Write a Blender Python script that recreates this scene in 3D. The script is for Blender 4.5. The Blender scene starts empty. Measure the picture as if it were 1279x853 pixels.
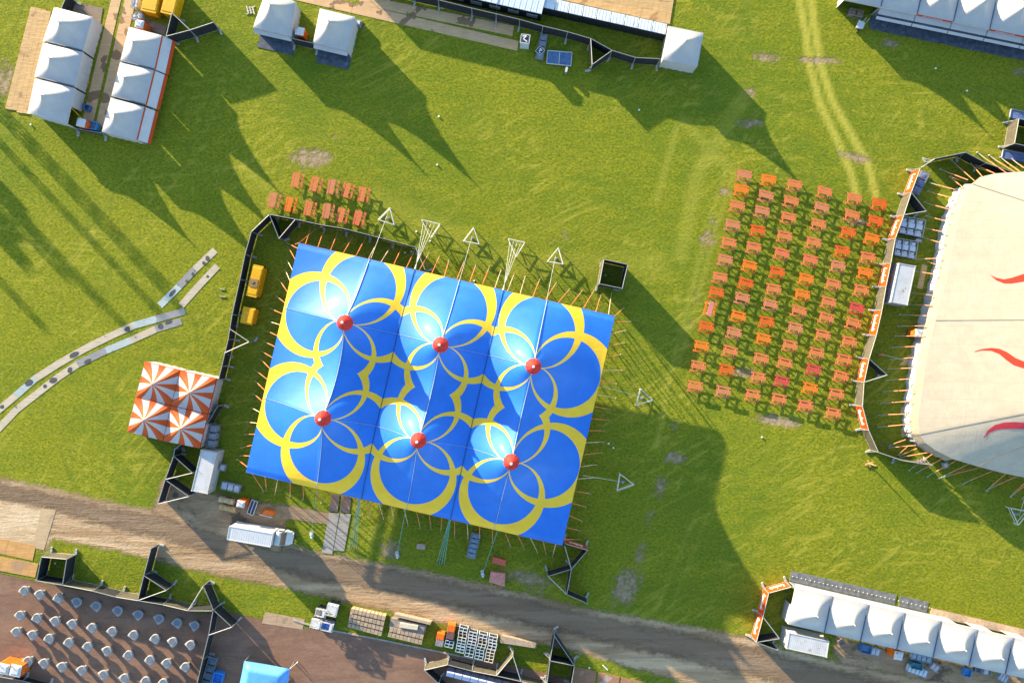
import bpy, math, random
from mathutils import Vector, Matrix, noise as mnoise
random.seed(7)
S = bpy.context.scene
COL = S.collection
H = 100.0          # height of the drone above the field (metres)
F = 860.0          # focal length in pixels of a 1279 px wide picture
CX, CY = 639.5, 426.5
PI = math.pi
ANG = math.radians(-13.0)     # the whole site is laid out on this bearing
UX = Vector((math.cos(ANG), math.sin(ANG), 0)); VY = Vector((-math.sin(ANG), math.cos(ANG), 0))

def P(x, y, h=0.0):
    """plan survey: map a mark on the photograph to the point at height h above the field"""
    s = (H - h) / F
    return Vector(((x - CX) * s, (CY - y) * s, h))

# ------------------------------------------------------------------ materials
MATS = {}
def _nodes(name):
    m = bpy.data.materials.new(name); m.use_nodes = True
    nt = m.node_tree; nt.nodes.clear()
    out = nt.nodes.new('ShaderNodeOutputMaterial')
    b = nt.nodes.new('ShaderNodeBsdfPrincipled')
    nt.links.new(b.outputs[0], out.inputs[0])
    return m, nt, b, out
def N(nt, t, **kw):
    n = nt.nodes.new(t)
    for k, v in kw.items():
        if k in ('operation', 'blend_type', 'data_type', 'noise_dimensions', 'attribute_name', 'feature', 'wave_type', 'interpolation_type', 'clamp', 'use_clamp', 'bands_direction', 'attribute_type', 'distance', 'normalize'):
            setattr(n, k, v)
        else:
            n.inputs[int(k[1:]) if k[0] == 'i' and k[1:].isdigit() else k].default_value = v
    return n
def math_(nt, op, a, b=None, c=None, clamp=False):
    n = nt.nodes.new('ShaderNodeMath'); n.operation = op; n.use_clamp = clamp
    for i, v in enumerate((a, b, c)):
        if v is None: continue
        if hasattr(v, 'links'): nt.links.new(v, n.inputs[i])
        else: n.inputs[i].default_value = v
    return n.outputs[0]
def mixc(nt, fac, a, b, mode='MIX'):
    n = nt.nodes.new('ShaderNodeMix'); n.data_type = 'RGBA'; n.blend_type = mode
    for i, v in ((0, fac), (6, a), (7, b)):
        if hasattr(v, 'links'): nt.links.new(v, n.inputs[i])
        elif i == 0: n.inputs[0].default_value = v
        else: n.inputs[i].default_value = (v[0], v[1], v[2], 1)
    return n.outputs[2]
def noise_(nt, vec, scale, detail=4, rough=0.55, dist=0.0):
    n = nt.nodes.new('ShaderNodeTexNoise')
    n.inputs['Scale'].default_value = scale; n.inputs['Detail'].default_value = detail
    n.inputs['Roughness'].default_value = rough; n.inputs['Distortion'].default_value = dist
    if vec is not None: nt.links.new(vec, n.inputs['Vector'])
    return n.outputs[0]
def ramp_(nt, fac, lo, hi):
    n = nt.nodes.new('ShaderNodeMapRange'); n.clamp = True; n.interpolation_type = 'SMOOTHSTEP'
    nt.links.new(fac, n.inputs[0]); n.inputs[1].default_value = lo; n.inputs[2].default_value = hi
    return n.outputs[0]
def pos_(nt):
    return nt.nodes.new('ShaderNodeNewGeometry').outputs['Position']
def objc_(nt):
    return nt.nodes.new('ShaderNodeTexCoord').outputs['Object']
def mapping_(nt, vec, rot=(0,0,0), scale=(1,1,1), loc=(0,0,0)):
    n = nt.nodes.new('ShaderNodeMapping')
    n.inputs['Rotation'].default_value = rot; n.inputs['Scale'].default_value = scale; n.inputs['Location'].default_value = loc
    nt.links.new(vec, n.inputs[0]); return n.outputs[0]
def bump_(nt, b, h, strength, dist=0.1):
    n = nt.nodes.new('ShaderNodeBump'); n.inputs['Strength'].default_value = strength; n.inputs['Distance'].default_value = dist
    nt.links.new(h, n.inputs['Height']); nt.links.new(n.outputs[0], b.inputs['Normal'])
def M(name, col, rough=0.7, var=0.15, scale=3.0, metal=0.0, spec=0.3, stain=None, stain_scale=0.8, stain_lo=0.58, stain_hi=0.68, bump=0.0, world=True, coat=0.0):
    """a plain procedural material: mottled colour, optional stains of their own shape, fine bump"""
    if name in MATS: return MATS[name]
    m, nt, b, out = _nodes(name)
    p = pos_(nt) if world else objc_(nt)
    n = noise_(nt, p, scale, 5)
    dark = [c * (1 - var) for c in col]; lite = [min(1, c * (1 + var)) for c in col]
    c = mixc(nt, ramp_(nt, n, 0.3, 0.7), dark, lite)
    if stain:
        s = ramp_(nt, noise_(nt, p, stain_scale, 6, 0.65), stain_lo, stain_hi)
        c = mixc(nt, s, c, stain)
    nt.links.new(c, b.inputs['Base Color'])
    b.inputs['Roughness'].default_value = rough; b.inputs['Metallic'].default_value = metal
    b.inputs['Specular IOR Level'].default_value = spec
    b.inputs['Coat Weight'].default_value = coat
    if bump: bump_(nt, b, noise_(nt, p, scale * 4, 3), bump, 0.03)
    MATS[name] = m
    return m

def grass_color(nt, p):
    big = noise_(nt, p, 0.035, 4, 0.6, 0.6)
    mid = noise_(nt, mapping_(nt, p, (0,0,math.radians(14)), (0.45, 1.0, 1)), 0.42, 6, 0.68, 1.0)
    fine = noise_(nt, mapping_(nt, p, (0,0,math.radians(30)), (0.7, 1.0, 1)), 3.4, 5, 0.75, 0.4)
    vf = noise_(nt, p, 11.0, 3, 0.7)
    rows = noise_(nt, mapping_(nt, p, (0,0,math.radians(17)), (0.06, 1.0, 1)), 1.1, 3, 0.6, 0.5)
    a = mixc(nt, ramp_(nt, big, 0.34, 0.66), (0.145, 0.200, 0.012), (0.262, 0.268, 0.012))
    a = mixc(nt, math_(nt, 'MULTIPLY', ramp_(nt, mid, 0.40, 0.74), 0.8), a, (0.325, 0.305, 0.016))
    a = mixc(nt, math_(nt, 'MULTIPLY', ramp_(nt, rows, 0.50, 0.70), 0.35), a, (0.34, 0.29, 0.03))
    a = mixc(nt, math_(nt, 'MULTIPLY', ramp_(nt, fine, 0.62, 0.36), 0.85), a, (0.080, 0.130, 0.013))
    a = mixc(nt, math_(nt, 'MULTIPLY', ramp_(nt, vf, 0.52, 0.30), 0.5), a, (0.13, 0.145, 0.014))
    # faint mowing and trampling arcs
    def arcs(cx, cy, sc, lo, hi, k, a):
        v = nt.nodes.new('ShaderNodeVectorMath'); v.operation = 'DISTANCE'; nt.links.new(p, v.inputs[0]); v.inputs[1].default_value = (cx, cy, 0)
        cb = nt.nodes.new('ShaderNodeCombineXYZ'); nt.links.new(v.outputs['Value'], cb.inputs[0])
        nt.links.new(math_(nt, 'MULTIPLY', noise_(nt, p, .05, 2), 14.0), cb.inputs[1])
        m_ = math_(nt, 'MULTIPLY', ramp_(nt, noise_(nt, cb.outputs[0], sc, 3, .6), .52, .68), ramp_(nt, noise_(nt, p, .06, 3, .6), .42, .60))
        return mixc(nt, math_(nt, 'MULTIPLY', m_, k), a, hi)
    a = arcs(-60, 120, 1.3, 0, (0.38, 0.345, 0.05), 0.5, a)
    a = arcs(60, -95, 1.1, 0, (0.37, 0.335, 0.045), 0.5, a)
    a = arcs(12, 15, 1.0, 0, (0.12, 0.155, 0.014), 0.55, a)
    h = math_(nt, 'ADD', math_(nt, 'ADD', fine, math_(nt, 'MULTIPLY', vf, 0.35)), math_(nt, 'MULTIPLY', mid, 0.5))
    return a, h, fine, mid
def soil_color(nt, p):
    a = noise_(nt, p, 1.3, 6, 0.7)
    b = noise_(nt, p, 9.0, 4, 0.7)
    c = mixc(nt, ramp_(nt, a, 0.32, 0.68), (0.225, 0.15, 0.10), (0.39, 0.285, 0.205))
    return mixc(nt, math_(nt, 'MULTIPLY', ramp_(nt, b, 0.5, 0.75), 0.5), c, (0.17, 0.11, 0.08))

def ground_material():
    m, nt, b, out = _nodes('meadow_grass')
    p = pos_(nt)
    a, h, fine, mid = grass_color(nt, p)
    wear = N(nt, 'ShaderNodeAttribute', attribute_name='wear').outputs['Fac']
    trk = N(nt, 'ShaderNodeAttribute', attribute_name='track').outputs['Fac']
    n = noise_(nt, p, 1.5, 6, 0.7)
    n2 = noise_(nt, p, 0.5, 5, 0.7)
    a = mixc(nt, math_(nt, 'MULTIPLY', math_(nt, 'MULTIPLY', trk, ramp_(nt, n, 0.2, 0.5)), 0.9), a, (0.40, 0.37, 0.06))
    w = ramp_(nt, math_(nt, 'ADD', wear, math_(nt, 'MULTIPLY', math_(nt, 'SUBTRACT', math_(nt, 'ADD', math_(nt,'MULTIPLY',n,0.6), math_(nt,'MULTIPLY',n2,0.4)), 0.5), 3.4)), 0.35, 1.0)
    a = mixc(nt, math_(nt, 'MULTIPLY', w, 0.85), a, soil_color(nt, p))
    # scattered dry spots
    dry = ramp_(nt, noise_(nt, p, 0.16, 7, 0.75), 0.63, 0.74)
    a = mixc(nt, math_(nt, 'MULTIPLY', dry, 0.5), a, (0.22, 0.19, 0.05))
    nt.links.new(a, b.inputs['Base Color']); b.inputs['Roughness'].default_value = 0.95; b.inputs['Specular IOR Level'].default_value = 0.1
    bump_(nt, b, math_(nt, 'MULTIPLY', h, math_(nt, 'SUBTRACT', 1.0, math_(nt, 'MULTIPLY', w, 0.6))), 1.0, GRASS_BUMP)
    return m
GRASS_BUMP = 0.32

def overlay_material(name, c1, c2, c3, scale=0.5, along=0.0, stretch=0.25, soft=0.35, edge_noise=1.2, bump=0.06, brick=None, wet=None, alpha=True):
    """ground overlay (dirt, gravel) with a ragged edge read from the mesh attribute 'edge' (metres inside the outline)"""
    m, nt, b, out = _nodes(name)
    p = pos_(nt)
    q = mapping_(nt, p, (0,0,along), (stretch, 1, 1))
    n1 = noise_(nt, q, scale, 6, 0.65, 0.8)
    n2 = noise_(nt, p, 2.4, 6, 0.7)
    n3 = noise_(nt, mapping_(nt, p, (0,0,along), (0.12, 1, 1)), 1.6, 5, 0.7, 1.0)
    c = mixc(nt, ramp_(nt, n1, 0.33, 0.67), c1, c2)
    c = mixc(nt, math_(nt, 'MULTIPLY', ramp_(nt, n3, 0.5, 0.72), 0.8), c, c3)
    if wet: c = mixc(nt, ramp_(nt, noise_(nt, p, 0.22, 6, 0.7, 0.5), 0.56, 0.63), c, wet)
    c = mixc(nt, math_(nt, 'MULTIPLY', ramp_(nt, n2, 0.45, 0.8), 0.35), c, [x * 0.55 for x in c1])
    hgt = math_(nt, 'ADD', n2, math_(nt, 'MULTIPLY', n3, 1.5))
    if brick:
        bt = nt.nodes.new('ShaderNodeTexBrick'); nt.links.new(mapping_(nt, p, (0,0,along), (1,1,1)), bt.inputs[0])
        bt.inputs['Scale'].default_value = brick; bt.inputs['Mortar Size'].default_value = 0.02
        bt.inputs['Color1'].default_value = (0.85,0.85,0.85,1); bt.inputs['Color2'].default_value = (1.15,1.1,1.1,1); bt.inputs['Mortar'].default_value = (0.6,0.6,0.6,1)
        c = mixc(nt, 0.8, c, bt.outputs[0], 'MULTIPLY')
    nt.links.new(c, b.inputs['Base Color']); b.inputs['Roughness'].default_value = 0.9; b.inputs['Specular IOR Level'].default_value = 0.15
    bump_(nt, b, hgt, 1.0, bump)
    if alpha:
        e = N(nt, 'ShaderNodeAttribute', attribute_name='edge').outputs['Fac']
        k = math_(nt, 'ADD', e, math_(nt, 'MULTIPLY', math_(nt, 'SUBTRACT', noise_(nt, p, 0.8, 7, 0.72), 0.5), edge_noise * 2.2))
        nt.links.new(ramp_(nt, k, -soft, soft), b.inputs['Alpha'])
    return m

# ------------------------------------------------------------------ mesh helpers
class MB:
    """collects shapes, build() links them as ONE mesh object"""
    def __init__(s): s.v = []; s.f = []; s.mi = []; s.cur = 0; s.sm = False; s.smf = []
    def add(s, vs, fs):
        o = len(s.v); s.v += [Vector(v) for v in vs]
        for f in fs: s.f.append([i + o for i in f]); s.mi.append(s.cur); s.smf.append(s.sm)
        return s
    def box(s, c, size, rz=0.0, rx=0.0, ry=0.0, bevel=0.0):
        x, y, z = [k / 2 for k in size]
        R = Matrix.Rotation(rz, 3, 'Z') @ Matrix.Rotation(ry, 3, 'Y') @ Matrix.Rotation(rx, 3, 'X')
        b = min(bevel, x * .45, y * .45)
        if b > 0:
            ring = [(-x+b,-y),(x-b,-y),(x,-y+b),(x,y-b),(x-b,y),(-x+b,y),(-x,y-b),(-x,-y+b)]
        else: ring = [(-x,-y),(x,-y),(x,y),(-x,y)]
        n = len(ring); vs = [(a, q, -z) for a, q in ring] + [(a, q, z) for a, q in ring]
        fs = [list(range(n))[::-1], list(range(n, 2*n))] + [[i, (i+1) % n, n + (i+1) % n, n + i] for i in range(n)]
        C = Vector(c); return s.add([C + R @ Vector(v) for v in vs], fs)
    def prism(s, pts, z0, z1, top_scale=1.0):
        n = len(pts); c = sum((Vector((p[0], p[1], 0)) for p in pts), Vector()) / n
        a = [Vector((p[0], p[1], z0)) for p in pts]
        t = [Vector((c.x + (p[0]-c.x)*top_scale, c.y + (p[1]-c.y)*top_scale, z1)) for p in pts]
        ar = sum(pts[i][0]*pts[(i+1)%n][1]-pts[(i+1)%n][0]*pts[i][1] for i in range(n))
        if ar < 0: a.reverse(); t.reverse()
        return s.add(a + t, [list(range(n))[::-1], list(range(n, 2*n))] + [[i, (i+1) % n, n + (i+1) % n, n + i] for i in range(n)])
    def bar(s, a, b, r=0.03, n=5, r2=None):
        a = Vector(a); b = Vector(b); d = b - a
        if d.length < 1e-6: return s
        d.normalize(); k = Vector((0,0,1)) if abs(d.z) < .9 else Vector((1,0,0))
        e = d.cross(k).normalized(); g = d.cross(e); r2 = r if r2 is None else r2
        vs = []
        for q, rr in ((a, r), (b, r2)):
            for i in range(n):
                t = 2*PI*i/n + PI/n; vs.append(q + e*math.cos(t)*rr + g*math.sin(t)*rr)
        return s.add(vs, [[i, n+i, n+(i+1)%n, (i+1)%n] for i in range(n)] + [list(range(n)), list(range(2*n-1, n-1, -1))])
    def path(s, pts, r=0.03, n=5):
        for a, b in zip(pts, pts[1:]): s.bar(a, b, r, n)
        return s
    def lathe(s, c, prof, n=16, ph=0.0, star=None):
        C = Vector(c); vs = []; m = len(prof)
        for (r, z) in prof:
            for i in range(n):
                t = 2*PI*i/n + ph; k = star(i, r, z) if star else 1.0
                vs.append(C + Vector((math.cos(t)*r*k, math.sin(t)*r*k, z)))
        fs = [[j*n+i, j*n+(i+1)%n, (j+1)*n+(i+1)%n, (j+1)*n+i] for j in range(m-1) for i in range(n)]
        fs += [list(range(n))[::-1], [(m-1)*n+i for i in range(n)]]
        return s.add(vs, fs)
    def wall(s, a, b, h0, h1, th=0.05):
        """upright sheet between plan points a and b"""
        a = Vector((a[0], a[1], 0)); b = Vector((b[0], b[1], 0)); d = b - a; L = d.length
        if L < 1e-4: return s
        return s.box(((a.x+b.x)/2, (a.y+b.y)/2, (h0+h1)/2), (L, th, h1-h0), math.atan2(d.y, d.x))
    def build(s, name, mats, parent=None, world=True, uv=None):
        me = bpy.data.meshes.new(name)
        if not isinstance(mats, (list, tuple)): mats = [mats]
        for m in mats: me.materials.append(m)
        o = bpy.data.objects.new(name, me); COL.objects.link(o)
        vs = s.v
        if parent is not None:
            o.parent = parent
            if world:
                inv = WM(parent).inverted(); vs = [inv @ v for v in vs]
        elif world and vs:
            xs = [v.x for v in vs]; ys = [v.y for v in vs]; zs = [v.z for v in vs]
            c = Vector(((min(xs)+max(xs))/2, (min(ys)+max(ys))/2, min(zs)))
            o.location = c; vs = [v - c for v in vs]
        me.from_pydata([tuple(v) for v in vs], [], s.f)
        me.polygons.foreach_set('material_index', s.mi); me.polygons.foreach_set('use_smooth', s.smf)
        me.update(); return o
def WM(o):
    m = Matrix.LocRotScale(o.location, o.rotation_euler, None)
    return WM(o.parent) @ m if o.parent else m

def tag(o, label=None, cat=None, group=None, kind=None):
    if label: o['label'] = label
    if cat: o['category'] = cat
    if group: o['group'] = group
    if kind: o['kind'] = kind
    return o
def thing(name, label, cat, loc, rz=0.0, group=None):
    o = bpy.data.objects.new(name, None); COL.objects.link(o)
    o.empty_display_size = 0.3
    o.location = (loc[0], loc[1], loc[2] if len(loc) > 2 else 0); o.rotation_euler = (0, 0, rz)
    return tag(o, label, cat, group)
def copy_tree(o, parent=None):
    c = o.copy(); COL.objects.link(c)
    if parent: c.parent = parent
    for ch in [k for k in o.children]: copy_tree(ch, c)
    return c
ORD = ['', 'first', 'second', 'third', 'fourth', 'fifth', 'sixth', 'seventh', 'eighth', 'ninth', 'tenth', 'eleventh', 'twelfth', 'thirteenth', 'fourteenth', 'fifteenth', 'sixteenth']
def cen(q): return (sum(p[0] for p in q)/len(q), sum(p[1] for p in q)/len(q))
def quad(q, h): return [P(x, y, h) for x, y in q]
def qc(W): return sum(W, Vector()) / len(W)
def bil(W, a, b):
    """bilinear point of quad W (TL TR BR BL), a to the right, b down"""
    return W[0]*(1-a)*(1-b) + W[1]*a*(1-b) + W[2]*a*b + W[3]*(1-a)*b

# common materials
white_pvc = None
def make_fabric(name, col, rough=0.42, spec=0.4, var=0.05, dirt=0.35):
    m, nt, b, out = _nodes(name)
    p = pos_(nt)
    n = noise_(nt, p, 0.7, 6, 0.65); n2 = noise_(nt, mapping_(nt, p, (0,0,ANG), (3,0.5,1)), 1.5, 5, 0.7)
    c = mixc(nt, ramp_(nt, n, 0.3, 0.7), [x*(1-var) for x in col], [min(1, x*(1+var)) for x in col])
    c = mixc(nt, math_(nt, 'MULTIPLY', ramp_(nt, n2, 0.55, 0.8), dirt), c, [x*0.78 for x in col])
    nt.links.new(c, b.inputs['Base Color']); b.inputs['Roughness'].default_value = rough; b.inputs['Specular IOR Level'].default_value = spec
    bump_(nt, b, math_(nt, 'ADD', n2, n), 0.5, 0.05)
    MATS[name] = m; return m
white_pvc = make_fabric('white_pvc', (0.36, 0.35, 0.345))
white_wall = make_fabric('white_wall', (0.40, 0.39, 0.39), 0.6, 0.2)
orange_pvc = make_fabric('orange_pvc', (0.46, 0.055, 0.006), 0.5, 0.2)
black_scrim = M('black_scrim', (0.016, 0.017, 0.019), 0.85, 0.3, 2.0, stain=(0.03,0.028,0.026), stain_scale=1.2)
sunlit_scrim = M('sunlit_scrim', (0.075, 0.066, 0.045), 0.85, 0.2, 2.0)  # scrim copy painted in the olive tone the dark sheet takes in sun
galv = M('galvanised_steel', (0.22, 0.23, 0.245), 0.5, 0.15, 6, 0.25)
pale_frame = M('pale_steel', (0.36, 0.345, 0.32), 0.5, 0.15, 6, 0.1)
wood_ply = M('plywood', (0.40, 0.235, 0.10), 0.8, 0.2, 1.4, stain=(0.20,0.11,0.06), stain_scale=0.45, stain_lo=0.60, stain_hi=0.66)  # plywood brown with random darker stains
dark_metal = M('dark_metal', (0.04, 0.042, 0.048), 0.55, 0.2, 5)
orange_paint = M('orange_paint', (0.62, 0.13, 0.012), 0.5, 0.12, 4)
white_paint = M('white_paint', (0.47, 0.47, 0.48), 0.45, 0.06, 3)
yellow_paint = M('yellow_paint', (0.58, 0.30, 0.005), 0.45, 0.1, 2)
rubber = M('rubber', (0.02, 0.02, 0.022), 0.9, 0.2, 5)
glass_dark = M('dark_glass', (0.02, 0.03, 0.035), 0.12, 0.1, 2, spec=0.6)
lettering_white = M('lettering_white', (0.75, 0.74, 0.72), 0.6, 0.03, 3)
guy_orange = M('guy_orange', (0.58, 0.16, 0.055), 0.6, 0.3, 1.5)
guy_pale = M('guy_pale', (0.50, 0.36, 0.24), 0.6, 0.3, 1.5)
rope_pale = M('pale_rope', (0.50, 0.50, 0.46), 0.7, 0.2, 3)
rope_teal = M('teal_rope', (0.10, 0.30, 0.28), 0.7, 0.2, 3)
blue_plastic = M('blue_plastic', (0.03, 0.16, 0.42), 0.45, 0.2, 3)
navy_board = M('navy_board', (0.06, 0.075, 0.105), 0.7, 0.35, 1.3, stain=(0.12,0.15,0.2), stain_scale=1.1)
grey_board = M('grey_board', (0.16, 0.165, 0.17), 0.75, 0.25, 1.5)

# ------------------------------------------------------------------ ground
def seg_dist(p, a, b):
    d = b - a; t = max(0, min(1, (p - a).dot(d) / max(d.length_squared, 1e-9)))
    return (p - (a + d * t)).length
def poly_sd(p, poly):
    """signed distance, positive inside"""
    n = len(poly); best = 1e9; ins = False
    for i in range(n):
        a = poly[i]; b = poly[(i+1) % n]
        best = min(best, seg_dist(p, a, b))
        if (a.y > p.y) != (b.y > p.y) and p.x < (b.x - a.x) * (p.y - a.y) / (b.y - a.y) + a.x: ins = not ins
    return best if ins else -best
def P2(x, y): v = P(x, y); return Vector((v.x, v.y))

# bare patches: centre px, half axes px, tilt deg, strength
PATCH = [(388,198,26,13,0,.95),(958,72,20,6,4,.9),(1022,76,28,5,3,.9),(938,154,22,6,0,.8),(937,116,9,6,30,.8),(1068,197,22,7,14,.9),
 (1110,54,15,6,8,.8),(1274,90,14,7,0,.7),(842,530,6,8,0,.7),(843,572,15,8,5,.85),(824,608,9,20,15,.7),(800,690,9,20,15,.6),(782,732,16,26,20,.95),(812,650,8,16,15,.5),
 (972,526,32,7,9,1),(958,272,12,5,10,.0),(928,466,16,8,10,.8),(905,240,9,6,20,.75),(892,278,8,6,20,.6),(884,300,11,18,10,.7),(872,370,6,9,10,.5),(866,404,6,8,0,.5),
 (1072,278,20,7,8,.7),(660,722,34,10,14,.85),(672,738,20,6,14,.6),(487,685,14,14,0,.85),(706,294,8,10,0,.45),(700,325,10,8,0,.4),(690,300,6,6,0,.4),(1106,558,14,9,20,.5),(420,170,30,8,0,.35),
 (4,100,12,26,12,.85),(15,105,10,10,0,.4),(1140,380,18,40,0,.2)]
TRACKS = [([(996,-10),(1006,40),(1012,85),(1024,130),(1046,176),(1062,214),(1070,245)],4.2,1.0),([(1012,-10),(1018,40),(1026,85),(1040,128),(1064,170),(1084,205),(1094,245)],4.2,1.0),
 ([(912,205),(884,280),(862,370),(836,470),(820,560)],3,.28),([(922,205),(896,280),(872,370),(848,450)],3,.25),([(852,150),(890,190),(930,230)],6,.3),
 ([(300,205),(340,240),(330,290)],5,.25),([(700,460),(780,690)],1,.0),([(870,640),(820,760)],2,.2),([(885,640),(838,760)],2,.18),
 ([(845,160),(820,250)],4,.3),([(470,250),(640,330),(820,330)],14,.22),([(930,120),(870,220),(850,320)],8,.3)]
def build_ground():
    def axis(lo, hi, st): 
        n = int((hi-lo)/st); return [-1600,-700,-300,-150] + [lo + i*st for i in range(n+1)] + [150,300,700,1600]
    xs = axis(-80, 80, 0.5); ys = axis(-56, 56, 0.5)
    vs = []; wear = []; trk = []
    pt = []
    for (x,y,a,b,t,s) in PATCH: pt.append((P2(x,y), a/8.6, b/8.6, math.radians(-t), s))
    tr = [([P2(*q) for q in pl], w/8.6, s) for pl, w, s in TRACKS]
    tb = []
    for pl, w, s in tr:
        tb.append((min(q.x for q in pl)-3, max(q.x for q in pl)+3, min(q.y for q in pl)-3, max(q.y for q in pl)+3))
    for y in ys:
        for x in xs:
            z = 0.0
            vs.append((x, y, z)); w = 0.0; k = 0.0
            if abs(x) < 81 and abs(y) < 57:
                q = Vector((x, y))
                for c, a, b, t, s in pt:
                    d = q - c
                    if abs(d.x) > 8 or abs(d.y) > 8: continue
                    u = d.x*math.cos(t) + d.y*math.sin(t); v = -d.x*math.sin(t) + d.y*math.cos(t)
                    r = math.hypot(u/a, v/b); w = max(w, s * max(0, min(1, 1.55 - r)))
                for (pl, hw, s), bb in zip(tr, tb):
                    if x < bb[0] or x > bb[1] or y < bb[2] or y > bb[3]: continue
                    dd = min(seg_dist(q, a, b) for a, b in zip(pl, pl[1:]))
                    k = max(k, s * max(0, min(1, 1.6 - dd/hw)))
            wear.append(w); trk.append(k)
    nx = len(xs); fs = [(j*nx+i, j*nx+i+1, (j+1)*nx+i+1, (j+1)*nx+i) for j in range(len(ys)-1) for i in range(nx-1)]
    me = bpy.data.meshes.new('ground'); me.from_pydata(vs, [], fs)
    for nm, dat in (('wear', wear), ('track', trk)):
        at = me.attributes.new(nm, 'FLOAT', 'POINT'); at.data.foreach_set('value', dat)
    me.materials.append(ground_material())
    o = bpy.data.objects.new('ground', me); COL.objects.link(o); tag(o, kind='structure')
build_ground()

def overlay(name, pts, mat, z, step=0.5, margin=0.8, holes=()):
    poly = [P2(*p) for p in pts]; hl = [[P2(*p) for p in q] for q in holes]
    x0 = min(p.x for p in poly)-margin; x1 = max(p.x for p in poly)+margin; y0 = min(p.y for p in poly)-margin; y1 = max(p.y for p in poly)+margin
    nx = int((x1-x0)/step)+1; ny = int((y1-y0)/step)+1
    sd = [[0]*(nx+1) for _ in range(ny+1)]
    for j in range(ny+1):
        for i in range(nx+1):
            q = Vector((x0+i*step, y0+j*step)); d = poly_sd(q, poly)
            for h_ in hl: d = min(d, -poly_sd(q, h_))
            sd[j][i] = d
    idx = {}; vs = []; ed = []; fs = []
    def vid(i, j):
        if (i, j) not in idx: idx[(i, j)] = len(vs); vs.append((x0+i*step, y0+j*step, z)); ed.append(sd[j][i])
        return idx[(i, j)]
    for j in range(ny):
        for i in range(nx):
            if max(sd[j][i], sd[j][i+1], sd[j+1][i], sd[j+1][i+1]) > -margin:
                fs.append((vid(i,j), vid(i+1,j), vid(i+1,j+1), vid(i,j+1)))
    me = bpy.data.meshes.new(name); me.from_pydata(vs, [], fs)
    at = me.attributes.new('edge', 'FLOAT', 'POINT'); at.data.foreach_set('value', ed)
    me.materials.append(mat)
    o = bpy.data.objects.new(name, me); COL.objects.link(o); tag(o, kind='structure'); return o

road_mat = overlay_material('dirt_road', (0.29, 0.185, 0.10), (0.50, 0.36, 0.22), (0.18, 0.115, 0.07), 0.42, math.radians(15), 0.10, 0.5, 1.0, 0.10)
overlay('road', [(-120,570),(0,597),(60,609),(130,626),(200,640),(262,652),(330,672),(400,690),(480,704),(560,720),(640,738),(720,757),(800,772),(880,786),(945,798),(985,812),(1045,826),(1110,838),(1180,850),(1290,866),(1420,880),(1420,1010),(1100,940),(900,868),(830,844),(765,826),(700,808),(630,795),(560,780),(490,764),(420,748),(350,732),(290,722),(230,708),(160,690),(66,672),(58,686),(0,684),(-120,650)], road_mat, 0.008)
lane_mat = overlay_material('dirt_road_dark', (0.175, 0.118, 0.074), (0.24, 0.168, 0.11), (0.115, 0.08, 0.055), 0.42, math.radians(15), 0.06, 0.9, 1.3, 0.10)
overlay('road', [(-120,578),(0,606),(60,617),(130,633),(200,646),(262,658),(330,678),(400,696),(480,710),(560,727),(640,745),(720,764),(800,780),(880,796),(945,810),(1000,826),(1060,842),(1180,870),(1420,912),(1420,960),(1100,898),(1000,862),(940,842),(870,826),(800,810),(720,792),(640,774),(560,754),(480,738),(400,724),(330,706),(262,688),(200,672),(130,654),(60,634),(0,622),(-120,596)], lane_mat, 0.012, margin=1.4)
yard_mat = overlay_material('trodden_earth', (0.25, 0.16, 0.09), (0.36, 0.245, 0.145), (0.15, 0.10, 0.062), 0.6, math.radians(15), 0.5, 0.4, 1.0, 0.06, wet=(0.11,0.075,0.055))
overlay('dirt_yard', [(203,600),(240,610),(300,624),(360,632),(412,640),(420,652),(356,648),(352,690),(300,676),(230,655),(190,640)], yard_mat, 0.018)
overlay('dirt_patch', [(1046,795),(1090,806),(1150,818),(1210,832),(1279,846),(1420,870),(1420,900),(1180,852),(1110,840),(1050,828),(1040,812)], yard_mat, 0.019)
brick_mat = overlay_material('brick_paving', (0.185, 0.107, 0.075), (0.25, 0.148, 0.10), (0.145, 0.086, 0.062), 0.35, math.radians(15), 0.5, 0.12, 0.15, 0.015, brick=3.2)
overlay('courtyard', [(-130,690),(0,716),(60,729),(150,746),(250,766),(280,763),(340,776),(380,784),(430,790),(520,808),(620,826),(690,842),(760,858),(900,890),(900,1010),(-130,1010)], brick_mat, 0.022)
# lime gravel between the boards at the end of the road
sand_mat = overlay_material('sand', (0.44, 0.31, 0.18), (0.56, 0.43, 0.28), (0.28, 0.18, 0.10), 0.5, math.radians(15), 0.4, 0.3, 0.6, 0.06)
overlay('sandy_crossing', [(-60,622),(0,632),(20,628),(64,640),(52,682),(0,676),(-60,664)], sand_mat, 0.024)
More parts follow.
